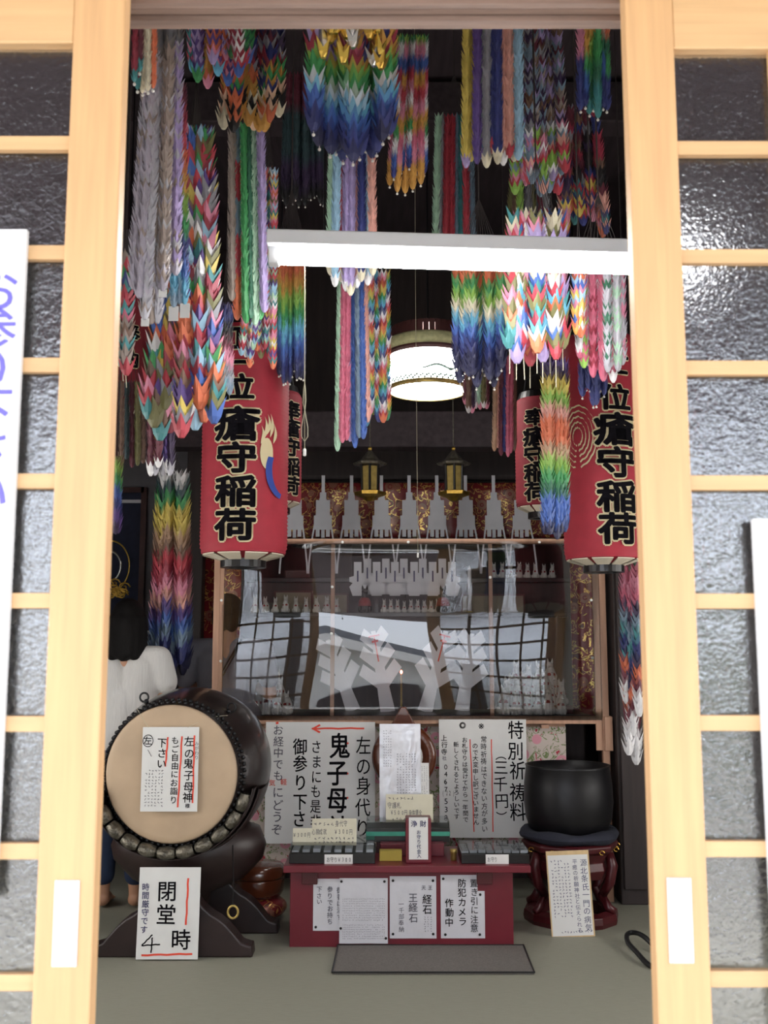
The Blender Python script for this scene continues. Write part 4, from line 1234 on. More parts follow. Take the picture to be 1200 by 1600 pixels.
sign('paper_sign', 'large white handwritten price sign with two red lines, under the frame at right', 'paper notice', (687, 1124, 825, 1309), FY-0.022, [
    ('特別祈祷料', 0.885, 0.01, 0.172, 'k', 0.008, 0.86), ('三千円', 0.70, 0.335, 0.14, 'k', 0.006, 0.95), ('︵', 0.70, 0.25, 0.1), ('︶', 0.70, 0.775, 0.1),
    ('※', 0.51, 0.01, 0.09, 'k', 0.006), ('常時祈祷はできない方が多い', 0.51, 0.14, 0.0625, 'k', 0.006, 0.9), ('ので大変申し訳ございません', 0.415, 0.2, 0.0535),
    ('◎', 0.28, 0.015, 0.07), ('お札守りは受けてから一年間で', 0.295, 0.15, 0.0515), ('新しくされるとよろしいです', 0.195, 0.19, 0.0505), ('上行寺', 0.06, 0.13, 0.058), ('社', 0.06, 0.31, 0.04, 'g'),
    ('0467', 0.075, 0.375, 0.062, 'k', 0.004), ('(22)', 0.045, 0.595, 0.058, 'k', 0.002, 0.5, True), ('5381', 0.075, 0.66, 0.07, 'k', 0.004),
    ('L', 0.60, 0.17, 0.605, 0.95, 0.012, 'r'), ('L', 0.355, 0.17, 0.39, 0.95, 0.012, 'r')])
def gong():
    c = at(632, 1183, 5.50)
    t = thing('wooden_gong', 'round dark wooden gong hung from the frame rail by a peaked strap', 'gong', c)
    r = px(51, 5.5, 1183)
    MB().lathe([(0.001, 0.02), (r*0.55, 0.012), (r*0.62, 0.0), (r*0.9, -0.012), (r, 0.01), (r, 0.045), (r*0.8, 0.055), (0.001, 0.055)], c, 40, axis='Y', caps=False).build('disc', 'lacquer_brown', t, smooth=True)
    MB().lathe([(0.001, 0.012), (r*0.56, 0.006), (r*0.56, 0.014)], c, 30, axis='Y', caps=False).build('striking_face', 'paper', t, smooth=True)
    a = at(630, 1104, 5.53)
    MB().prismY([(a.x-0.10, c.z+r*0.78), (a.x+0.10, c.z+r*0.78), (a.x+0.055, c.z+r*1.05), (a.x+0.014, a.z), (a.x-0.014, a.z), (a.x-0.055, c.z+r*1.05)], 5.515, 5.55).build('strap', 'lacquer_brown', t, bevel=0.006)
    MB().tube([(a.x, 5.53, a.z-0.01), (a.x, FY-0.008, a.z+0.005)], 0.004, 6).build('hook', 'blackmetal', t)
gong()

# ------------------------------------------------------------------ red desk with its papers and boxes
DZ = at(630, 1352, 4.76).z
def desk():
    xl, xr = at(453, 1420, 4.79).x, at(802, 1420, 4.79).x
    tl, tr = at(443, 1352, 4.75).x, at(829, 1352, 4.75).x
    t = thing('red_desk', 'low dark red lacquered offering desk in front of the frame', 'desk', ((xl+xr)/2, 4.97, 0))
    MB().box(tl, tr, 4.745, 5.20, DZ-0.03, DZ).build('desk_top', 'red_lacquer', t, bevel=0.003)
    MB().box(xl, xr, 4.79, 4.812, 0.0, DZ-0.03).build('front_panel', 'red_lacquer', t, bevel=0.002)
    for x in (xl, xr-0.022):
        MB().box(x, x+0.022, 4.812, 5.17, 0.0, DZ-0.03).build('side_panel', 'red_lacquer', t, bevel=0.002)
    MB().box(xl+0.022, xr-0.022, 5.15, 5.17, 0.0, DZ-0.03).build('back_panel', 'red_lacquer', t)
    for xp in (481, 753):
        p = at(xp, 1362, 4.79)
        MB().box(p.x-0.025, p.x+0.045, 4.765, 4.79, DZ-0.085, DZ-0.03).build('bracket', 'dkred_lacquer', t, bevel=0.003)
desk()
PN = ((0.07, 0.07), (0.93, 0.07), (0.07, 0.93), (0.93, 0.93))
sign('paper_sign', 'leftmost laminated handwritten notice pinned to the desk front, partly covered by the next', 'paper notice', (489, 1373, 552, 1454), 4.7895, [
    ('御香は消す', 0.66, 0.15, 0.13, 'g'), ('参りでお持ち', 0.42, 0.14, 0.125, 'g'), ('下さい', 0.15, 0.14, 0.12, 'g')], 'laminate', pins=((0.07, 0.07), (0.07, 0.93)), curl=0.002)
sign('paper_sign', 'laminated notice of dense small print pinned to the desk front, hanging lowest', 'paper notice', (530, 1372, 606, 1474), 4.784, [
    ('S', 0.06, 0.30, 0.94, 0.66, 26, 10, 'g'), ('S', 0.06, 0.70, 0.94, 0.94, 26, 7, 'g')], 'laminate', pins=((0.04, 0.05), (0.93, 0.05), (0.03, 0.77), (0.96, 0.92)), curl=0.002)
sign('paper_sign', 'laminated notice about sutra stones pinned to the middle of the desk front', 'paper notice', (609, 1369, 682, 1466), 4.7895, [
    ('経石', 0.81, 0.28, 0.17, 'k', 0.006), ('王経石', 0.51, 0.26, 0.165, 'g', 0.006), ('天', 0.73, 0.14, 0.08, 'g'), ('王', 0.87, 0.14, 0.08, 'g'), ('一千部奉納', 0.25, 0.40, 0.1, 'g', 0), ('S', 0.72, 0.64, 0.92, 0.9, 3, 7, 'g')], 'laminate', pins=PN, curl=0.002)
sign('paper_sign', 'notched white security camera notice at the right of the desk front', 'paper notice', (689, 1367, 758, 1466), 4.7895, [
    ('防犯カメラ', 0.49, 0.05, 0.152, 'k', 0.012), ('作動中', 0.19, 0.37, 0.152, 'k', 0.012), ('置き引に注意', 0.76, 0.06, 0.142, 'k', 0.004)], 'laminate',
    poly=[(0, 0), (0, 1), (1, 1), (1, 0.255), (0.84, 0.255), (0.84, 0)], pins=((0.06, 0.06), (0.90, 0.31), (0.1, 0.94), (0.88, 0.94)))

def case(label, x0, x1, ytop, ymid, ybot, Y, depth, lab, text):
    a, b = at(x0, ybot, Y), at(x1, ybot, Y)
    zb, zt = DZ, DZ + (at(x0, ymid, Y).z-at(x0, ybot, Y).z)
    zt2 = DZ + (at(x0, ytop, Y).z-at(x0, ybot, Y).z)
    t = thing('display_case', label, 'display case', ((a.x+b.x)/2, Y+depth/2, DZ))
    MB().box(a.x, b.x, Y, Y+depth, zb, zt).build('tray', 'black', t, bevel=0.002)
    MB().box(a.x+0.004, b.x-0.004, Y+0.004, Y+depth-0.004, zt, zt2-0.004).build('cover', 'acrylic', t)
    m = MB()
    for k in range(8):
        u = (k+0.5)/8
        m.box(a.x+(b.x-a.x)*u-0.016, a.x+(b.x-a.x)*u+0.016, Y+0.03, Y+depth-0.03, zt, zt+0.008+0.004*(k % 3))
    m.build('charm_packet', 'dimpaper', t)
    sign('price_label', '', '', (lab[0], lab[1], lab[2], lab[3]), Y-0.002, [(text, 0.14, 0.2, 0.55, 'k', 0.0, 0.62, True)], 'paper', parent=t)
    return t
case('flat display case of charms on the left of the desk, with a white label', 452, 586, 1320, 1335, 1351, 4.79, 0.26, (507, 1335, 551, 1352), 'お守り￥300')
case('flat display case of charms on the right of the desk, with a rounded white label', 721, 827, 1328, 1336, 1351, 4.79, 0.24, (759, 1335, 795, 1351), 'お守り')
def glass_box():
    a, b = at(572, 1314, 5.02), at(703, 1314, 5.02)
    z0, z1, z2 = DZ+0.09, at(600, 1294, 5.02).z, at(600, 1283, 5.02).z
    z0 = at(600, 1316, 5.02).z
    t = thing('display_case', 'black glass-topped case with a green stripe, raised at the middle of the desk', 'display case', ((a.x+b.x)/2, 5.1, DZ))
    MB().box(a.x, b.x, 5.02, 5.18, z0, z1).build('tray', 'black', t, bevel=0.002)
    MB().box(a.x-0.001, b.x+0.001, 5.017, 5.021, z0+(z1-z0)*0.45, z0+(z1-z0)*0.75).build('stripe', 'greenstripe', t)
    MB().box(a.x+0.002, b.x-0.002, 5.022, 5.178, z1, z2).build('cover', 'acrylic', t)
    MB().box(a.x+0.05, b.x-0.03, 5.03, 5.18, DZ, z0).build('plinth', 'dkred_lacquer', t, bevel=0.003)
    a2, b2 = at(594, 1338, 4.95), at(694, 1338, 4.95)
    o = MB().box(a2.x, b2.x, 4.955, 5.012, DZ, at(600, 1318, 4.955).z).build('red_step', 'red_lacquer', bevel=0.003)
    tag(o, 'small red step block on the desk behind the yellow card box', 'block')
    return z2
GZ = glass_box()
o = MB().box(at(593, 1340, 4.86).x, at(628, 1340, 4.86).x, 4.85, 4.90, DZ, DZ+0.045).build('card_box', 'yellow', bevel=0.002)
tag(o, 'small yellow card box on the red desk', 'box')
def coin_box():
    a, b = at(634, 1343, 4.80), at(674, 1343, 4.80)
    zt = DZ + at(650, 1273, 4.8).z-at(650, 1343, 4.8).z
    t = thing('offertory_box', 'tall red offertory box with a white paper label standing on the desk', 'box', ((a.x+b.x)/2, 4.85, DZ))
    MB().box(a.x, b.x, 4.80, 4.90, DZ, zt).build('body', 'red_lacquer', t, bevel=0.004)
    MB().box(a.x+0.02, b.x-0.02, 4.84, 4.856, zt-0.001, zt+0.001).build('coin_slot', 'black', t)
    sign('paper_label', '', '', (639, 1277, 669, 1343), 4.798, [('浄', 0.27, 0.07, 0.17, 'b'), ('財', 0.73, 0.07, 0.17, 'b'), ('お守り代金入', 0.52, 0.30, 0.112, 'b')], 'paper', parent=t)
coin_box()
o = MB().lathe([(0.014, 0), (0.014, 0.03), (0.017, 0.033), (0.017, 0.05)], (at(709, 1335, 4.86).x, 4.87, DZ), 14).build('brass_cup', 'brass', smooth=True)
tag(o, 'small brass cup between the offertory box and the right display case', 'cup')
def card(label, box, Y, items, m='cream', zsup=None, lean=0.02):
    o = sign('price_card', label, 'card', box, Y, items, m, Yt=Y+lean)
    return o
card('long cream price card with four columns of writing standing on the left display case', (487, 1279, 557, 1321), 4.86, [('S', 0.04, 0.08, 0.5, 0.34, 5, 1, 'g'), ('身代守', 0.56, 0.06, 0.26, 'g', 0, 0.62, True), ('心願成就', 0.04, 0.37, 0.24, 'g', 0, 0.6, True), ('￥300円', 0.54, 0.37, 0.24, 'g', 0, 0.6, True), ('S', 0.04, 0.66, 0.96, 0.96, 10, 2, 'g')], zsup=1)
card('short cream price card beside the long one on the left display case', (457, 1294, 487, 1321), 4.855, [('￥300円', 0.1, 0.22, 0.34, 'g', 0, 0.62, True)])
card('cream price card with writing in front of the laminated paper on the raised case', (603, 1241, 677, 1285), 5.06, [('S', 0.04, 0.04, 0.6, 0.26, 7, 1, 'g'), ('守護札', 0.08, 0.27, 0.25, 'g', 0, 0.7, True), ('￥500円', 0.12, 0.54, 0.22, 'g', 0, 0.6, True), ('身体健全', 0.52, 0.54, 0.22, 'g', 0, 0.55, True), ('S', 0.04, 0.78, 0.96, 0.97, 12, 1, 'g')])
sign('paper_sign', 'tall shiny laminated paper standing upright before the wooden gong', 'paper notice', (593, 1131, 658, 1284), 5.13, [('S', 0.08, 0.06, 0.3, 0.45, 4, 14, 'g'), ('S', 0.40, 0.30, 0.9, 0.72, 7, 16, 'g')], 'laminate', Yt=5.17, curl=0.006)
sign('paper_sign', 'narrow paper slip of small writing beside the shiny laminated paper', 'paper notice', (657, 1192, 671, 1284), 5.125, [('S', 0.1, 0.05, 0.9, 0.6, 3, 18, 'g')], 'paper', Yt=5.16)

# ------------------------------------------------------------------ floor things
def floor_mat():
    p = [at(519, 1523, 4.40), at(835, 1523, 4.40), at(818, 1480, 4.785), at(528, 1480, 4.785)]
    m = MB().prism([(0, 0)]*4, lambda q: q, lambda q: q) if False else MB()
    vs = [(q.x, q.y, 0.010) for q in p]+[(q.x, q.y, 0.0) for q in p]
    m.add(vs, [(0, 1, 2, 3), (7, 6, 5, 4), (0, 4, 5, 1), (1, 5, 6, 2), (2, 6, 7, 3), (3, 7, 4, 0)])
    t = m.build('floor_mat', 'mat', bevel=0.003)
    tag(t, 'grey door mat lying on the floor before the red desk', 'mat')
    e = MB()
    for i in range(4):
        a, b = Vector(p[i]), Vector(p[(i+1) % 4])
        e.tube([(a.x, a.y, 0.010), (b.x, b.y, 0.010)], 0.004, 6)
    e.build('binding', 'rubber', t)
floor_mat()
def hose():
    pts = [at(1030, 1512, 4.45), at(1012, 1500, 4.5), at(995, 1480, 4.62), at(981, 1464, 4.75), at(980, 1457, 4.85), at(990, 1456, 4.86), at(1005, 1463, 4.78), at(1030, 1474, 4.7), at(1060, 1490, 4.6)]
    pts = [Vector((p.x, p.y, 0.012+0.05*(1 if 2 <= i <= 6 else 0)*(i/8))) for i, p in enumerate(pts)]
    sm = []
    for i in range(len(pts)-1):
        p0, p1, p2, p3 = pts[max(i-1, 0)], pts[i], pts[i+1], pts[min(i+2, len(pts)-1)]
        for k in range(6):
            u = k/6
            sm.append(0.5*((2*p1)+(p2-p0)*u+(2*p0-5*p1+4*p2-p3)*u*u+(3*p1-p0-3*p2+p3)*u**3))
    o = MB().tube(sm, 0.011, 10).build('rubber_hose', 'rubber', smooth=True)
    tag(o, 'looped black rubber hose on the floor by the right doorpost', 'hose')
hose()

# ------------------------------------------------------------------ singing bowl on its carved stand, board in front
def bowl_set():
    c = at(889, 1300, 5.27)
    r = px(69, 5.27, 1240)
    zt = at(889, 1310, 5.27).z
    t = thing('bowl_stand', 'carved dark red stand with curved legs under the black bowl', 'stand', (c.x, 5.27, 0))
    a = r*1.06
    MB().lathe([(a*0.9, zt-0.05), (a*1.02, zt-0.035), (a*1.04, zt-0.012), (a*0.98, zt), (0.001, zt)], (c.x, 5.27, 0), 8).build('top', 'dkred_lacquer', t, bevel=0.004)
    MB().lathe([(a*0.78, zt-0.17), (a*0.86, zt-0.13), (a*0.82, zt-0.09), (a*0.92, zt-0.05)], (c.x, 5.27, 0), 8, caps=False).build('apron', 'dkred_lacquer', t, bevel=0.003)
    for k in range(6):
        q = math.pi/6+k*math.pi/3
        d = Vector((math.cos(q), math.sin(q), 0))
        pts = [(0.86, zt-0.05), (0.93, zt-0.11), (0.86, zt-0.19), (0.70, zt-0.25), (0.66, 0.14), (0.82, 0.075), (0.96, 0.06)]
        MB().tube([Vector((c.x, 5.27, 0))+d*(a*u)+Vector((0, 0, z)) for u, z in pts], [0.022, 0.027, 0.026, 0.022, 0.02, 0.023, 0.017], 8).build('leg', 'dkred_lacquer', t, smooth=True)
    MB().lathe([(a*0.98, 0.0), (a*1.0, 0.02), (a*0.98, 0.05), (a*0.80, 0.062), (a*0.74, 0.05), (a*0.74, 0.0)], (c.x, 5.27, 0), 12, ring=True).build('base_ring', 'dkred_lacquer', t, bevel=0.003)
    for k in range(12):
        m = MB()
        q = 2*math.pi*k/12
        o = Vector((c.x+a*1.02*math.cos(q), 5.27+a*1.02*math.sin(q), zt-0.03))
        m.tube([o+Vector((0.012*math.cos(s), -0.002, 0.010*math.sin(s))) for s in (0, 1, 2, 3, 4, 5)], 0.002, 5)
        m.build('gilt_carving', 'gold', t)
    # cushion: a lumpy ring of cloth
    m = MB()
    m.grid(lambda u, v: (c.x+(r*0.93+0.042*math.cos(2*math.pi*v)*(1+0.15*math.sin(u*38)))*math.cos(2*math.pi*u), 5.27+(r*0.93+0.042*math.cos(2*math.pi*v)*(1+0.15*math.sin(u*38)))*math.sin(2*math.pi*u), zt+0.028+0.027*math.sin(2*math.pi*v)*(1+0.25*math.sin(u*31))), 48, 12)
    m.lathe([(0.001, zt+0.002), (r*0.94, zt+0.002), (r*0.94, zt+0.03), (0.001, zt+0.03)], (c.x, 5.27, 0), 30)
    tag(m.build('cushion', 'navy_cloth', smooth=True), 'dark navy ring cushion under the black singing bowl', 'cushion')
    h = at(889, 1195, 5.27).z - zt - 0.03
    z0 = zt+0.032
    prof = [(0.001, 0.0), (r*0.72, 0.0), (r*0.88, h*0.07), (r*0.96, h*0.22), (r, h*0.45), (r*0.985, h*0.72), (r*0.94, h*0.97), (r*0.96, h), (r*0.92, h), (r*0.95, h*0.7), (r*0.96, h*0.45), (r*0.9, h*0.2), (r*0.7, h*0.06), (0.001, h*0.06)]
    b = thing('singing_bowl', 'large black iron singing bowl on a cushion and red stand', 'bowl', (c.x, 5.27, z0))
    MB().lathe([(x, z0+z) for x, z in prof], (c.x, 5.27, 0), 56, caps=False).build('bowl', 'blackmetal', b, smooth=True)
    bl = bpy.data.objects[b.name]
bowl_set()
def board():
    o = sign('wooden_board', 'narrow wooden board with blue handwriting leaning against the bowl stand', 'notice board', (862, 1329, 930, 1464), 4.957, [('P', 0.03, 0.05, 0.965, 0.985, 'paper'),
        ('源北条氏一門の病気', 0.86, 0.10, 0.094, 'b', 0.002), ('平癒の祈願神社と伝えられる', 0.655, 0.10, 0.066, 'b', 0.002), ('S', 0.08, 0.10, 0.54, 0.78, 6, 18, 'b'), ('S', 0.15, 0.92, 0.95, 0.96, 12, 1, 'b')], 'board_wood', Yt=5.005, thick=0.004, tilt=-0.035)
    return o
board()
def lacquer_tub():
    # lidded lacquer tub on a red brocade cushion, brass ring hanging beside it
    c = at(404, 1421, 5.28)
    q = at(410, 1452, 5.28)
    z0 = 0.13
    cu = MB()
    cu.ball((at(411, 1440, 5.28).x, 5.28, 0.058), (0.118, 0.118, 0.058), 24, 12)
    tag(cu.build('brocade_cushion', 'brocade', smooth=True), 'plump red and gold brocade cushion beside the desk', 'cushion')
    t = thing('lacquer_tub', 'round brown lacquered tub with a lid on the brocade cushion', 'tub', (c.x, 5.28, 0.116))
    r = 0.125
    MB().lathe([(0.001, 0.116), (r*0.9, 0.116), (r, 0.14), (r*1.02, 0.19), (r, 0.20), (0.001, 0.20)], (c.x, 5.28, 0), 36).build('tub', 'lacquer_brown', t, smooth=True)
    MB().lathe([(r*1.03, 0.20), (r*1.05, 0.21), (r*1.04, 0.245), (r*0.9, 0.262), (0.001, 0.27)], (c.x, 5.28, 0), 36).build('lid', 'lacquer_brown', t, smooth=True)
lacquer_tub()
def brass_ring():
    c = at(364, 1425, 4.60)
    t = thing('brass_ring', 'small brass ring on a dark cord hanging from the drum stand', 'ring', c)
    MB().tube([c+Vector((0.022*math.cos(k*math.pi/8), 0, 0.026*math.sin(k*math.pi/8))) for k in range(16)], 0.005, 8, closed=True).build('ring', 'brass', t, smooth=True)
    MB().tube([c+Vector((0, 0, 0.026)), (c.x, 4.60, c.z+0.12), (c.x-0.02, 4.70, c.z+0.26)], 0.003, 5).build('cord', 'black', t)
brass_ring()
# ------------------------------------------------------------------ the altar behind the frame
def altar():
    zt = at(600, 1117, 6.15).z
    t = thing('altar_table', 'long black lacquered altar table with gilt studs behind the frame', 'altar', (0.1, 6.4, 0))
    MB().box(-0.80, 1.22, 6.12, 6.70, zt-0.03, zt).build('table_top', 'black', t, bevel=0.004)
    MB().box(-0.76, 1.18, 6.16, 6.68, 0, zt-0.03).build('body', 'darkwood', t)
    for k in range(16):
        x = at(397+k*31, 1106, 6.12).x
        m = MB().ball((x, 6.118, zt-0.016), (0.026, 0.006, 0.011), 12, 6)
        m.build('gilt_stud', 'gold', t, smooth=True)
    z2 = at(600, 957, 6.75).z
    s = thing('altar_step', 'middle dark altar step holding the white fox figures', 'altar', (0.1, 6.85, 0))
    MB().box(-0.85, 1.2, 6.73, 7.03, z2-0.03, z2).build('shelf_board', 'black', s, bevel=0.003)
    MB().box(-0.82, 1.17, 6.76, 7.03, 0, z2-0.03).build('body', 'darkwood', s)
    z3 = at(600, 903, 7.06).z
    s = thing('altar_step', 'upper dark altar step below the row of white paper streamers', 'altar', (0.1, 7.2, 0))
    MB().box(-0.95, 1.4, 7.05, 7.34, z3-0.03, z3).build('shelf_board', 'black', s, bevel=0.003)
    MB().box(-0.92, 1.37, 7.08, 7.34, 0, z3-0.03).build('body', 'darkwood', s)
    z4 = at(600, 842, 7.2).z
    s = thing('streamer_shelf', 'dark top shelf on which the row of white paper streamers stands', 'shelf', (0.2, 7.25, z4-0.03))
    MB().box(-1.1, 1.55, 7.12, 7.36, z4-0.03, z4).build('shelf_board', 'black', s, bevel=0.003)
    for x in (-1.0, -0.25, 0.5, 1.3):
        MB().box(x-0.02, x+0.02, 7.3, 7.34, z3, z4-0.03).build('support', 'darkwood', s)
    return zt, z2, z3, z4
AZ, AZ2, AZ3, AZ4 = altar()
def hanging(label, x0, x1, y0, y1, Y, m='brocade', folds=20, name='brocade_valance', cat='curtain'):
    a, b = at(x0, y0, Y), at(x1, y1, Y)
    mb = MB().grid(lambda u, v: (a.x+(b.x-a.x)*u, Y+0.012*math.sin(u*folds), b.z+(a.z-b.z)*v), 60, 6)
    o = mb.build(name, m, smooth=True)
    so_ = o.modifiers.new('cloth_thickness', 'SOLIDIFY'); so_.thickness = 0.003
    return tag(o, label, cat)
hanging('wide red and gold brocade valance behind the row of white paper streamers', 440, 905, 752, 846, 7.45, folds=30)
hanging('red and gold brocade pillar hanging beside the left frame post', 300, 372, 862, 1150, 7.1, folds=8, name='brocade_hanging')
hanging('red and gold brocade pillar hanging beside the right frame post', 890, 958, 862, 1124, 7.0, folds=8, name='brocade_hanging')
hanging('dark transom above the valance', 380, 960, 690, 752, 7.46, 'darkwood', 0, 'transom_board', 'board')
def rods():
    for (x0, x1, y, Y, lab) in ((436, 910, 752, 7.44, 'dark rod carrying the wide brocade valance'), (298, 375, 862, 7.09, 'dark rod carrying the left brocade hanging'), (888, 960, 862, 6.99, 'dark rod carrying the right brocade hanging')):
        a, b = at(x0, y, Y), at(x1, y, Y)
        m = MB().tube([a, b], 0.012, 8)
        m.tube([(a.x+0.03, Y, a.z), (a.x+0.03, Y, HC)], 0.006, 6).tube([(b.x-0.03, Y, b.z), (b.x-0.03, Y, HC)], 0.006, 6)
        tag(m.build('curtain_rod', 'black'), lab, 'rod')
rods()

# white paper streamers on the top shelf
def streamer(xp, half=False):
    Y = 7.14
    b = at(xp, 840, Y)
    u = px(1, Y, 800)
    t = thing('paper_streamer', '', 'paper streamer', (b.x, Y, AZ4))
    def z(y): return at(xp, y, Y).z
    X = b.x
    MB().box(X-2.6*u, X+2.6*u, Y-0.004, Y+0.004, AZ4, z(743)).build('pole', 'dimpaper', t)
    m = MB()
    poly = [(-5, 770), (5, 770), (5, 782), (11, 782), (11, 806), (14, 806), (14, 828), (11, 828), (11, 839), (5, 839), (5, 828), (-5, 828), (-5, 839), (-11, 839), (-11, 828), (-14, 828), (-14, 806), (-11, 806), (-11, 782), (-5, 782)]
    m.prismY([(X+p[0]*u, z(p[1])) for p in poly], Y-0.020, Y-0.012)
    m.build('folded_paper', 'dimpaper', t)
    for s in (-1, 1):
        m = MB()
        pts = [(2, 772), (9, 800), (14, 828), (17, 848), (20.5, 880), (21.5, 897)]
        L = [(X+s*(p[0]-1.3)*u, Y-0.026-0.02*(k > 2), z(p[1])) for k, p in enumerate(pts)]
        Rr = [(X+s*(p[0]+1.3)*u, Y-0.026-0.02*(k > 2), z(p[1])) for k, p in enumerate(pts)]
        n = len(pts)
        m.add(L+Rr+[(p[0], p[1]+0.002, p[2]) for p in L+Rr], [(i, i+1, i+1+n, i+n) for i in range(n-1)]+[(2*n+i+n, 2*n+i+1+n, 2*n+i+1, 2*n+i) for i in range(n-1)])
        m.build('ribbon', 'dimpaper', t)
    return t
ORD = ['leftmost', 'second', 'third', 'fourth', 'fifth', 'sixth', 'seventh', 'eighth', 'rightmost']
for k, xp in enumerate((460, 504.5, 549, 596, 639.5, 683, 728, 772, 815)):
    t = streamer(xp)
    o_ = ORD[k] + (' from left' if 0 < k < 8 else '')
    tag(t, 'white folded paper streamer on a pole, %s before the valance' % o_, 'paper streamer', 'row of white paper streamers')

# brass lanterns hung from the beam
def brass_lantern(xp, label):
    Y = 6.35
    c = at(xp, 755, Y)
    t = thing('brass_lantern', label, 'hanging lantern', c)
    u = px(1, Y, 755)
    z = lambda y: at(xp, y, Y).z
    MB().lathe([(0.001, z(784)), (6*u, z(783)), (12*u, z(778)), (24*u, z(774)), (25*u, z(769)), (15*u, z(767)), (0.001, z(767))], c*1.0-Vector((0, 0, c.z)), 6).build('foot', 'gold', t)
    m = MB()
    m.lathe([(13*u, z(766)), (14*u, z(729)), (0.001, z(729))], (c.x, Y, 0), 6, a0=math.pi/6, a1=2*math.pi+math.pi/6, caps=False)
    m.build('body', 'brass', t)
    m = MB()
    for k in range(6):
        q = math.pi/6+k*math.pi/3
        m.tube([(c.x+14*u*math.cos(q), Y+14*u*math.sin(q), z(767)), (c.x+15*u*math.cos(q), Y+15*u*math.sin(q), z(727))], 2*u, 6)
    m.build('frame_rib', 'black', t)
    MB().lathe([(25*u, z(727)), (27*u, z(724)), (14*u, z(718)), (6*u, z(708)), (3*u, z(704)), (0.001, z(704))], (c.x, Y, 0), 6).build('roof', 'bronze', t)
    MB().ball((c.x, Y, z(701)), 3.2*u, 8, 6).build('finial', 'gold', t)
    MB().tube([(c.x, Y, z(700)), (c.x, Y, HC)], 0.004, 6).build('hanging_chain', 'bronze', t)
brass_lantern(578, 'small gilt six-sided hanging lantern, the left of two before the valance')
brass_lantern(709, 'small gilt six-sided hanging lantern, the right of two before the valance')

# white paper figures in two rows on the middle step
def paper_figure(xp, y0, y1, Y, label):
    t0 = at(xp, y0, Y)
    u = px(1, Y, 910)
    z = lambda y: at(xp, y, Y).z
    X = t0.x
    h = y1-y0
    poly = [(-6, y0), (6, y0), (6, y0+22), (13, y0+24), (13, y0+31), (8, y0+33), (13, y0+39), (8, y1), (-8, y1), (-13, y0+39), (-8, y0+33), (-13, y0+31), (-13, y0+24), (-6, y0+22)]
    t = thing('paper_figure', label, 'paper offering', (X, Y, AZ2))
    zz = [(X+p[0]*u, max(AZ2, z(p[1]))) for p in poly]
    MB().prismY(zz, Y-0.003, Y+0.003).build('cut_paper', 'dimpaper', t)
    MB().box(X-1.2*u, X+1.2*u, Y-0.006, Y-0.0032, z(y0+31), z(y0+14)).build('dark_slot', 'blueink', t)
    MB().box(X-0.01, X+0.01, Y+0.003, Y+0.03, AZ2, AZ2+0.06).build('holder', 'black', t)
    return t
for k, xp in enumerate((559, 588.5, 617, 647, 676, 706)):
    paper_figure(xp, 878, 931, 6.86, 'white cut paper figure with a dark slot, front row, %s' % ['leftmost', 'second from left', 'third from left', 'third from right', 'second from right', 'rightmost'][k])['group'] = 'cut paper figures on the altar'
for k, xp in enumerate((574, 603, 631, 660.5, 691)):
    paper_figure(xp, 873, 929, 6.94, 'white cut paper figure with a dark slot, back row, %s' % ['leftmost', 'second from left', 'middle one', 'second from right', 'rightmost'][k])['group'] = 'cut paper figures on the altar'

# fox figures
def fox_mesh():
    m = MB()
    m.capsule((0, 0, 0.015), (0, 0.004, 0.05), 0.021, 0.015, 10)
    m.capsule((0, 0.0, 0.05), (0, -0.004, 0.068), 0.013, 0.012, 10)
    m.ball((0, -0.006, 0.078), (0.0125, 0.014, 0.012), 10, 7)
    m.capsule((0, -0.012, 0.075), (0, -0.026, 0.071), 0.007, 0.003, 8)
    for s in (-1, 1):
        m.tube([(s*0.007, -0.003, 0.085), (s*0.0085, -0.002, 0.094), (s*0.009, -0.001, 0.103)], [0.005, 0.0038, 0.0006], 6)
        m.capsule((s*0.009, -0.016, 0.004), (s*0.008, -0.010, 0.046), 0.0052, 0.007, 8)
        m.ball((s*0.017, 0.006, 0.014), (0.010, 0.018, 0.014), 8, 6)
    m.tube([(0, 0.018, 0.008), (0.004, 0.034, 0.02), (0.002, 0.036, 0.045), (0, 0.030, 0.072)], [0.006, 0.009, 0.009, 0.001], 8)
    return m
fx = thing('fox_figure', 'white fox figure', 'fox figure', (0, 0, 0))
FB = fox_mesh().build('body', 'fox', fx, smooth=True)
m_ = MB().lathe([(0.0145, 0.050), (0.0175, 0.046), (0.0185, 0.040), (0.0172, 0.040), (0.0135, 0.050)], (0, -0.001, 0), 12, ring=True)
FBIB = m_.build('bib', 'fox_red', fx, smooth=True)
used = [False]
def fox(loc, rz, s, label, group):
    if not used[0]:
        used[0] = True
        o = fx
        o.location = loc; o.rotation_euler = (0, 0, rz); o.scale = (s,)*3
        o['label'] = label; o['group'] = group
        return o
    return dup(fx, loc, rz, label, group, s)
rr = random.Random(5)
k = 0
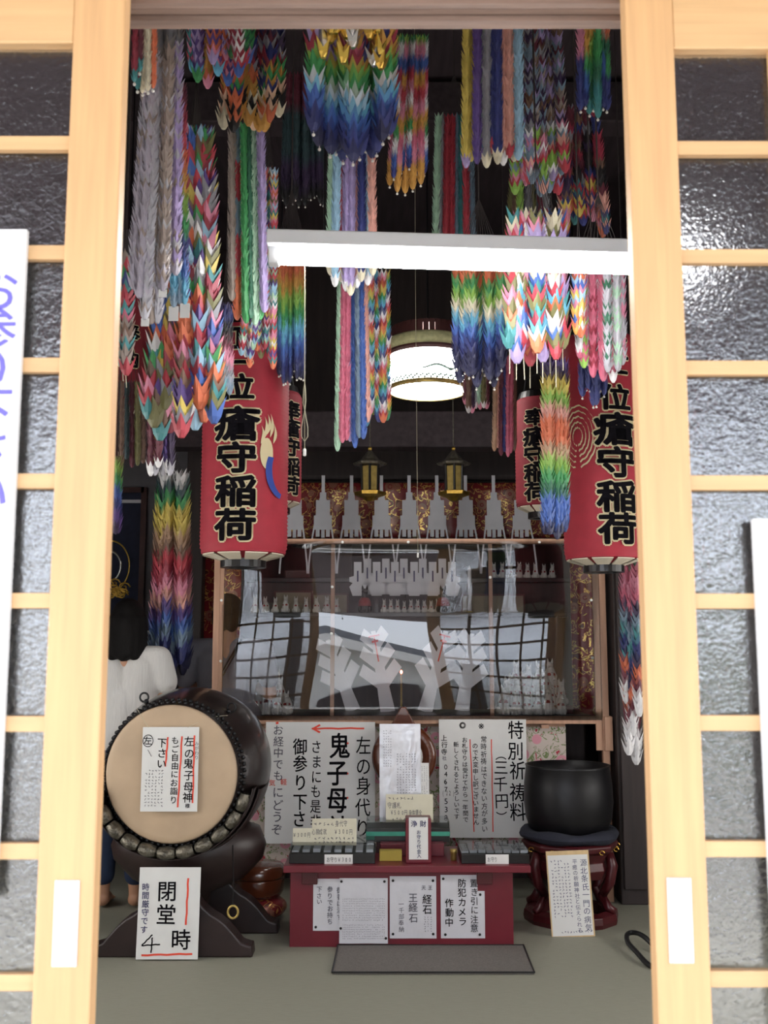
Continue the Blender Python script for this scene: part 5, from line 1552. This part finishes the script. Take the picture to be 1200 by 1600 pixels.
for row, (Y, zadd, n, x0, x1) in enumerate(((6.19, 0.0, 6, 778, 884), (6.30, 0.05, 6, 784, 886), (6.41, 0.10, 5, 792, 876), (6.52, 0.15, 4, 800, 868))):
    if zadd:
        a, b = at(x0-8, 1050, Y), at(x1+6, 1050, Y)
        st = MB().box(a.x, b.x, Y-0.045, Y+0.045, AZ, AZ+zadd-0.002).build('fox_riser', 'dkred_lacquer', bevel=0.003)
        tag(st, ['', 'lowest dark red riser under the white foxes at the right', 'middle dark red riser under the white foxes at the right', 'highest dark red riser under the white foxes at the right'][row], 'riser')
    for i in range(n):
        xp = x0+(x1-x0)*(i+0.5)/n
        p = at(xp, 1060, Y)
        fox((p.x+rr.uniform(-.006, .006), Y+rr.uniform(-.01, .01), AZ+zadd), rr.uniform(-0.5, 0.5), rr.uniform(1.25, 1.75), 'small white fox figure with red bib in the crowd behind the right mullion', 'white foxes at the right of the altar')
for row, (Y, zadd, n, x0, x1) in enumerate(((6.19, 0.0, 4, 394, 456), (6.30, 0.06, 3, 396, 446), (6.41, 0.12, 3, 398, 440))):
    if zadd:
        a, b = at(x0-6, 1050, Y), at(x1+4, 1050, Y)
        st = MB().box(a.x, b.x, Y-0.045, Y+0.045, AZ, AZ+zadd-0.002).build('fox_riser', 'dkred_lacquer', bevel=0.003)
        tag(st, 'lower dark red riser under the white foxes at the left' if row == 1 else 'upper dark red riser under the white foxes at the left', 'riser')
    for i in range(n):
        xp = x0+(x1-x0)*(i+0.5)/n
        p = at(xp, 1060, Y)
        fox((p.x, Y+rr.uniform(-.01, .01), AZ+zadd), rr.uniform(-0.4, 0.6), rr.uniform(1.3, 1.8), 'small white fox figure with red bib in the crowd behind the left of the frame', 'white foxes at the left of the altar')
for i in range(9):
    p = at(398+i*16, 960, 6.80)
    fox((p.x, 6.80+rr.uniform(-.01, .02), AZ2), rr.uniform(-0.4, 0.4), rr.uniform(0.95, 1.2), 'tiny white fox figure in the row on the middle step, left half', 'tiny foxes on the middle step, left')
for i in range(10):
    p = at(600+i*10.5, 960, 6.79)
    fox((p.x, 6.79+rr.uniform(-.01, .02), AZ2), rr.uniform(-0.4, 0.4), rr.uniform(0.7, 0.95), 'tiny white fox figure before the cut paper figures', 'tiny foxes before the cut paper figures')
for i in range(8):
    p = at(772+i*13, 903, 7.12)
    fox((p.x, 7.11+rr.uniform(-.01, .02), AZ3), rr.uniform(-0.4, 0.4), rr.uniform(0.9, 1.15), 'tiny white fox figure in the row on the upper step, right half', 'tiny foxes on the upper step, right')
# the pair of dark foxes with red bibs
def dark_fox(xp, label):
    p = at(xp, 955, 6.79)
    m = fox_mesh()
    t = thing('fox_figure', label, 'fox figure', (p.x, 6.765, AZ2))
    s = 1.75
    m.xf(Matrix.Translation((p.x, 6.765, AZ2)) @ Matrix.Scale(s, 4))
    m.build('body', 'black', t, smooth=True)
    MB().lathe([(0.0145*s, AZ2+0.056*s), (0.022*s, AZ2+0.044*s), (0.026*s, AZ2+0.024*s), (0.0245*s, AZ2+0.024*s), (0.0135*s, AZ2+0.056*s)], (p.x, 6.765, 0), 14, ring=True).build('bib', 'fox_red', t, smooth=True)
dark_fox(570, 'black fox figure with a red bib, left of the pair on the middle step')
dark_fox(692, 'black fox figure with a red bib, right of the pair on the middle step')

# large white paper wands with arrow-like fins
def wand(xb, yb, xt, yt, Y, label, ribbon=True):
    b, a = at(xb, yb, Y), at(xt, yt, Y)
    b.z = AZ
    t = thing('paper_wand', label, 'paper wand', b)
    d = (a-b); L = d.length; d.normalize()
    n = Vector((0, 1, 0)).cross(d)
    def P(s, w_, y): return b + d*s + n*w_ + Vector((0, y, 0))
    MB().prism([(0, -0.046), (L*0.55, -0.030), (L, -0.014), (L, 0.014), (L*0.55, 0.030), (0, 0.046)], lambda p: P(p[0], p[1], -0.004), lambda p: P(p[0], p[1], 0.004)).build('stem', 'dimpaper', t)
    for k in range(3):
        s0 = L*(0.30+0.25*k)
        for s in (-1, 1):
            ln = 0.165-0.030*k
            wd = 0.062
            q = [(s0-0.02, s*0.016), (s0+ln*0.62, s*(0.016+ln*0.72)), (s0+ln*0.62+wd, s*(0.016+ln*0.72-wd*0.6)), (s0+wd*1.3, s*0.014)]
            if s < 0: q = q[::-1]
            MB().prism(q, lambda p: P(p[0], p[1], 0.006+0.004*k), lambda p: P(p[0], p[1], 0.010+0.004*k)).build('fin', 'dimpaper', t)
    if ribbon:
        m = MB().prism([(L*0.62, -0.004), (L*0.95, -0.004), (L*0.95, 0.004), (L*0.62, 0.004)], lambda p: P(p[0], p[1], -0.008), lambda p: P(p[0], p[1], -0.0045))
        m.prism([(L*0.93, -0.035), (L*0.93, 0.035), (L*0.95, 0.035), (L*0.95, -0.035)], lambda p: P(p[0], p[1], -0.009), lambda p: P(p[0], p[1], -0.0045))
        m.prism([(L*0.86, -0.02), (L*0.86, 0.02), (L*0.885, 0.02), (L*0.885, -0.02)], lambda p: P(p[0], p[1], -0.009), lambda p: P(p[0], p[1], -0.0045))
        m.build('red_cord', 'red_ink', t)
wand(606, 1117, 583, 986, 6.42, 'white paper wand with fins and a red cord, left of the pair on the altar')
wand(664, 1117, 697, 986, 6.46, 'white paper wand with fins and a red cord, right of the pair on the altar')
wand(722, 1117, 738, 990, 6.54, 'tall white paper wand leaning right, without cord, beside the right mullion', False)
wand(552, 1117, 512, 1000, 6.58, 'tall white paper wand leaning left, without cord, beside the left mullion', False)
def bulb():
    p = at(627, 1050, 6.24)
    t = thing('electric_candle', 'small electric candle with a glowing red bulb on the altar', 'lamp', (p.x, 6.24, AZ))
    MB().lathe([(0.02, AZ), (0.018, AZ+0.012), (0.006, AZ+0.02), (0.006, p.z-0.012), (0.001, p.z-0.012)], (p.x, 6.24, 0), 12).build('stem', 'brass', t, smooth=True)
    MB().ball(p, (0.007, 0.007, 0.011), 10, 8).build('bulb', 'redglow', t, smooth=True)
bulb()
def candle():
    p = at(734, 950, 6.82)
    t = thing('white_candle', 'tall white candle on the middle step, right of the cut paper figures', 'candle', (p.x, 6.82, AZ2))
    zt = at(734, 884, 6.82).z
    MB().lathe([(0.013, AZ2), (0.013, zt-0.03), (0.004, zt), (0.001, zt)], (p.x, 6.82, 0), 12).build('wax', 'dimpaper', t, smooth=True)
    MB().lathe([(0.024, AZ2), (0.024, AZ2+0.008), (0.014, AZ2+0.012), (0.014, AZ2)], (p.x, 6.82, 0), 12).build('holder', 'brass', t, smooth=True)
candle()
def plaque(x0, x1, y0, y1, Y, label, zfoot, m='scrollpaper'):
    a, b = at(x0, y1, Y), at(x1, y0, Y)
    t = thing('framed_plaque', label, 'plaque', ((a.x+b.x)/2, Y, zfoot))
    MB().box(a.x, b.x, Y-0.006, Y+0.006, zfoot, b.z).build('panel', m, t)
    mm = MB()
    for (p, q, r_, s_) in ((a.x-0.008, a.x+0.004, zfoot, b.z+0.008), (b.x-0.004, b.x+0.008, zfoot, b.z+0.008), (a.x, b.x, b.z-0.004, b.z+0.008)):
        mm.box(p, q, Y-0.012, Y+0.012, r_, s_)
    mm.build('frame', 'redbrown', t)
plaque(430, 487, 925, 956, 6.98, 'wide pale framed plaque on the middle step, left', AZ2)
plaque(489, 543, 929, 956, 6.975, 'pale framed plaque on the middle step, next to the left mullion', AZ2)
plaque(722, 818, 930, 956, 6.985, 'wide pale framed plaque on the middle step, right', AZ2)
plaque(447, 483, 893, 903, 7.22, 'small brown framed plaque on the upper step, left', AZ3, 'redbrown')

# ------------------------------------------------------------------ side altar at the far left
def side_altar():
    a, b = at(160, 946, 7.47), at(226, 766, 7.47)
    t = thing('hanging_scroll', 'dark blue framed hanging scroll on the grey wall at the far left', 'scroll', ((a.x+b.x)/2, 7.47, a.z))
    MB().box(a.x-0.3, b.x, 7.472, 7.49, a.z-0.35, b.z).build('silk', 'scroll', t)
    mm = MB()
    mm.box(b.x-0.02, b.x+0.02, 7.45, 7.495, a.z-0.35, b.z+0.02)
    mm.box(a.x-0.3, b.x, 7.45, 7.495, b.z-0.02, b.z+0.02)
    mm.build('frame', 'redbrown', t)
    MB().box(a.x-0.3, b.x-0.02, 7.462, 7.474, at(200, 786, 7.47).z, at(200, 781, 7.47).z).build('rod', 'dimpaper', t)
    zt = at(190, 985, 7.0).z
    s = thing('side_altar', 'small dark side altar beneath the hanging scroll', 'altar', (-1.85, 7.1, 0))
    MB().box(-2.3, -1.5, 6.9, 7.3, zt-0.03, zt).build('table_top', 'black', s, bevel=0.003)
    MB().box(-2.25, -1.55, 6.94, 7.3, 0, zt-0.03).build('body', 'darkwood', s)
    c = at(172, 885, 7.0)
    o = thing('gilt_halo', 'gilt altar ornament with round halo and lotus scrolls before the blue scroll', 'ornament', (c.x, 7.0, zt))
    u = px(1, 7.0, 880)
    MB().tube([(c.x+30*u*math.cos(k*math.pi/20), 7.0, c.z+40*u*math.sin(k*math.pi/20)) for k in range(40)], 1.2*u, 6, closed=True).build('outer_ring', 'gold', o, smooth=True)
    MB().tube([(c.x+17*u*math.cos(k*math.pi/20), 6.99, c.z+23*u*math.sin(k*math.pi/20)) for k in range(40)], 2.2*u, 6, closed=True).build('inner_ring', 'silver', o, smooth=True)
    m = MB()
    r2 = random.Random(9)
    for k in range(16):
        cx, cz = c.x+r2.uniform(-26, 44)*u, c.z-r2.uniform(26, 52)*u
        m.tube([(cx+(10-q*0.8)*u*math.cos(q*0.8), 6.98+r2.uniform(-.002, .002), cz+(8-q*0.65)*u*math.sin(q*0.8)) for q in range(11)], 1.3*u, 5)
    m.build('lotus_scroll', 'gold', o, smooth=True)
    MB().tube([(c.x, 7.0, c.z-38*u), (c.x, 7.0, zt)], 0.012, 8).build('stem', 'gold', o)
    MB().lathe([(0.06, zt), (0.055, zt+0.02), (0.02, zt+0.035), (0.012, zt+0.04)], (c.x, 7.0, 0), 16).build('foot', 'gold', o, smooth=True)
side_altar()
# dark cupboard along the right side of the hall
def cupboard():
    t = thing('dark_cupboard', 'tall dark wooden cupboard in the shade at the right, behind the singing bowl', 'cupboard', (1.75, 5.8, 0))
    MB().box(1.235, 2.3, 5.54, 6.05, 0, 1.86).build('body', 'darkwood', t, bevel=0.006)
    for x in (1.25, 1.72):
        d = MB().box(x, x+0.45, 5.52, 5.54, 0.08, 1.80).build('door', 'darkwood', t, bevel=0.004)
        MB().ball((x+0.40 if x < 1.6 else x+0.05, 5.512, 0.85), 0.012, 8, 6).build('knob', 'brass', d, smooth=True)
cupboard()
# ------------------------------------------------------------------ two visitors seen from behind
def person(label, X, Y, H, kind):
    t = thing('person', label, 'person', (X, Y, 0))
    k = H/1.6
    def V(x, y, z): return (X+x*k, Y+y*k, z*k)
    def fused(mb, nm, m, vox, sm, par=t):
        o = mb.build(nm, m, par, smooth=True)
        r = o.modifiers.new('one_surface', 'REMESH'); r.mode = 'VOXEL'; r.voxel_size = vox; r.use_smooth_shade = True
        s = o.modifiers.new('smooth', 'SMOOTH'); s.factor = 0.5; s.iterations = sm
        return o
    woman = kind == 'w'
    sh = 0.170 if woman else 0.20                      # half shoulder width
    hp = 0.095
    m = MB()
    c = lambda a, b, ra, rb: m.capsule(V(*a), V(*b), ra*k, rb*k, 14)
    # legs and feet (the figures face the altar, +Y)
    for s in (-1, 1):
        c((s*hp, 0.0, 0.83), (s*0.085, 0.01, 0.46), 0.082, 0.054)
        c((s*0.085, 0.01, 0.46), (s*0.085, -0.015, 0.30), 0.052, 0.052)
        c((s*0.085, -0.015, 0.30), (s*0.083, -0.005, 0.075), 0.050, 0.033)
        c((s*0.083, -0.01, 0.045), (s*0.095, 0.13, 0.028), 0.036, 0.028)
        for q in range(5):
            c((s*(0.072+0.013*q), 0.13, 0.020), (s*(0.070+0.0145*q), 0.172-0.009*q, 0.015), 0.011, 0.0095)
    # torso
    c((-hp*0.8, 0, 0.86), (hp*0.8, 0, 0.86), 0.105, 0.105)
    c((0, 0.0, 0.88), (0, 0.005, 1.06), 0.112, 0.105)
    for s in (-1, 1):
        c((s*0.04, 0.005, 1.03), (s*0.075, 0.0, 1.24), 0.098, 0.085)
        c((s*0.05, 0, 1.30), (s*sh, -0.005, 1.292), 0.055, 0.054)
    c((0, -0.005, 1.27), (0, 0.012, 1.42), 0.060, 0.050)
    # head
    m.ball(V(0, 0.018, 1.497), (0.072*k, 0.092*k, 0.103*k), 18, 14)
    c((0, 0.055, 1.43), (0, 0.070, 1.445), 0.045, 0.040)
    c((0, 0.105, 1.478), (0, 0.122, 1.463), 0.010, 0.013)        # nose
    c((-0.02, 0.096, 1.437), (0.02, 0.096, 1.437), 0.009, 0.009)  # mouth
    for s in (-1, 1):
        c((s*0.073, 0.012, 1.475), (s*0.077, 0.004, 1.510), 0.009, 0.012)   # ears
    # arms folded forward, hands together before the chest
    for s in (-1, 1):
        el = (s*(sh+0.045), 0.03, 1.045)
        wr = (s*0.055, 0.235, 1.13)
        c((s*sh, -0.005, 1.29), el, 0.050, 0.038)
        c(el, wr, 0.039, 0.026)
        c(wr, (s*0.026, 0.265, 1.175), 0.026, 0.024)              # palm
        for q in range(4):                                       # fingers, laid together upright and slightly bent
            L_ = (0.060, 0.072, 0.076, 0.068)[q]
            a = (s*0.018, 0.232+0.020*q, 1.195)
            b = (s*0.013, 0.236+0.020*q, 1.195+L_*0.55)
            e = (s*0.008, 0.240+0.019*q, 1.195+L_)
            c(a, b, 0.0092, 0.0085); c(b, e, 0.0085, 0.0072)
        c((s*0.030, 0.238, 1.165), (s*0.022, 0.215, 1.195), 0.0105, 0.0095)
        c((s*0.022, 0.215, 1.195), (s*0.014, 0.212, 1.222), 0.0095, 0.008)   # thumb
    fused(m, 'body', 'skin', 0.0068, 4)
    for s in (-1, 1):
        MB().ball(V(s*0.031, 0.101, 1.497), 0.0105*k, 8, 6).build('eye', 'ink', t, smooth=True)
    # hair
    m = MB()
    m.ball(V(0, 0.004, 1.515), (0.088*k, 0.100*k, 0.100*k), 20, 14)
    if woman:
        for q in range(9):
            an = math.radians(180+q*22.5)
            m.capsule(V(0.072*math.cos(an), 0.0+0.07*math.sin(an), 1.50), V(0.088*math.cos(an), -0.012+0.075*math.sin(an), 1.30+0.02*(q % 2)), 0.034*k, 0.028*k, 10)
        m.capsule(V(0, -0.05, 1.48), V(0, -0.058, 1.325), 0.066*k, 0.052*k, 12)
    else:
        m.capsule(V(-0.03, -0.045, 1.49), V(-0.03, -0.05, 1.425), 0.056*k, 0.034*k, 12)
        m.capsule(V(0.03, -0.045, 1.49), V(0.03, -0.05, 1.425), 0.056*k, 0.034*k, 12)
        for s in (-1, 1):
            m.capsule(V(s*0.065, -0.01, 1.50), V(s*0.068, -0.02, 1.44), 0.028*k, 0.02*k, 10)
    fused(m, 'hair', 'hair', 0.008, 5)
    # shirt
    m = MB()
    c2 = lambda a, b, ra, rb: m.capsule(V(*a), V(*b), ra*k, rb*k, 14)
    low = 0.80 if woman else 0.84
    c2((-0.075, 0, low+0.07), (0.075, 0, low+0.07), 0.128, 0.128)
    c2((0, 0, 0.92), (0, 0.005, 1.06), 0.135, 0.125)
    for s in (-1, 1):
        c2((s*0.045, 0.005, 1.02), (s*0.082, 0.0, 1.235), 0.118, 0.098)
        c2((s*0.05, 0, 1.295), (s*(sh+0.004), -0.004, 1.29), 0.066, 0.068)
        c2((s*(sh+0.006), -0.004, 1.285), (s*(sh+0.036), 0.012, 1.165 if woman else 1.13), 0.070 if woman else 0.066, 0.070 if woman else 0.058)
    fused(m, 'blouse' if woman else 'shirt', 'blouse' if woman else 'greyshirt', 0.010, 5)
    if woman:
        m = MB()
        m.tube([V(0.092*math.cos(q*math.pi/16)*(1.0+0.04*math.sin(q*5)), 0.0+0.080*math.sin(q*math.pi/16), 1.338+0.004*math.sin(q*3)) for q in range(32)], 0.012*k, 8, closed=True)
        m.build('collar_frill', 'blouse', t, smooth=True)
    else:
        pts = [V(-0.125, -0.095, 0.93), V(-0.07, -0.128, 1.05), V(0.0, -0.128, 1.17), V(0.06, -0.095, 1.29), V(0.085, -0.03, 1.365), V(0.08, 0.06, 1.33)]
        m = MB().tube(pts, 0.011*k, 8)
        m.build('bag_strap', 'black', t, smooth=True)
    m = MB()
    for s in (-1, 1):
        m.capsule(V(s*hp*0.9, 0, 0.83), V(s*0.085, 0.008, 0.48), 0.096*k, 0.072*k, 14)
        m.capsule(V(s*0.085, 0.008, 0.48), V(s*0.085, -0.01, 0.17 if woman else 0.10), 0.070*k, 0.060*k, 14)
    m.capsule(V(-0.07, 0, 0.84), V(0.07, 0, 0.84), 0.118*k, 0.118*k, 14)
    fused(m, 'trousers', 'denim' if woman else 'darktrouser', 0.010, 4)
    return t
person('woman with shoulder-length black hair in a white frilled blouse, seen from behind', -1.365, 5.49, 1.575, 'w')
person('person with short black hair and grey shirt, seen from behind beside the frame post', -0.905, 5.97, 1.625, 'm')
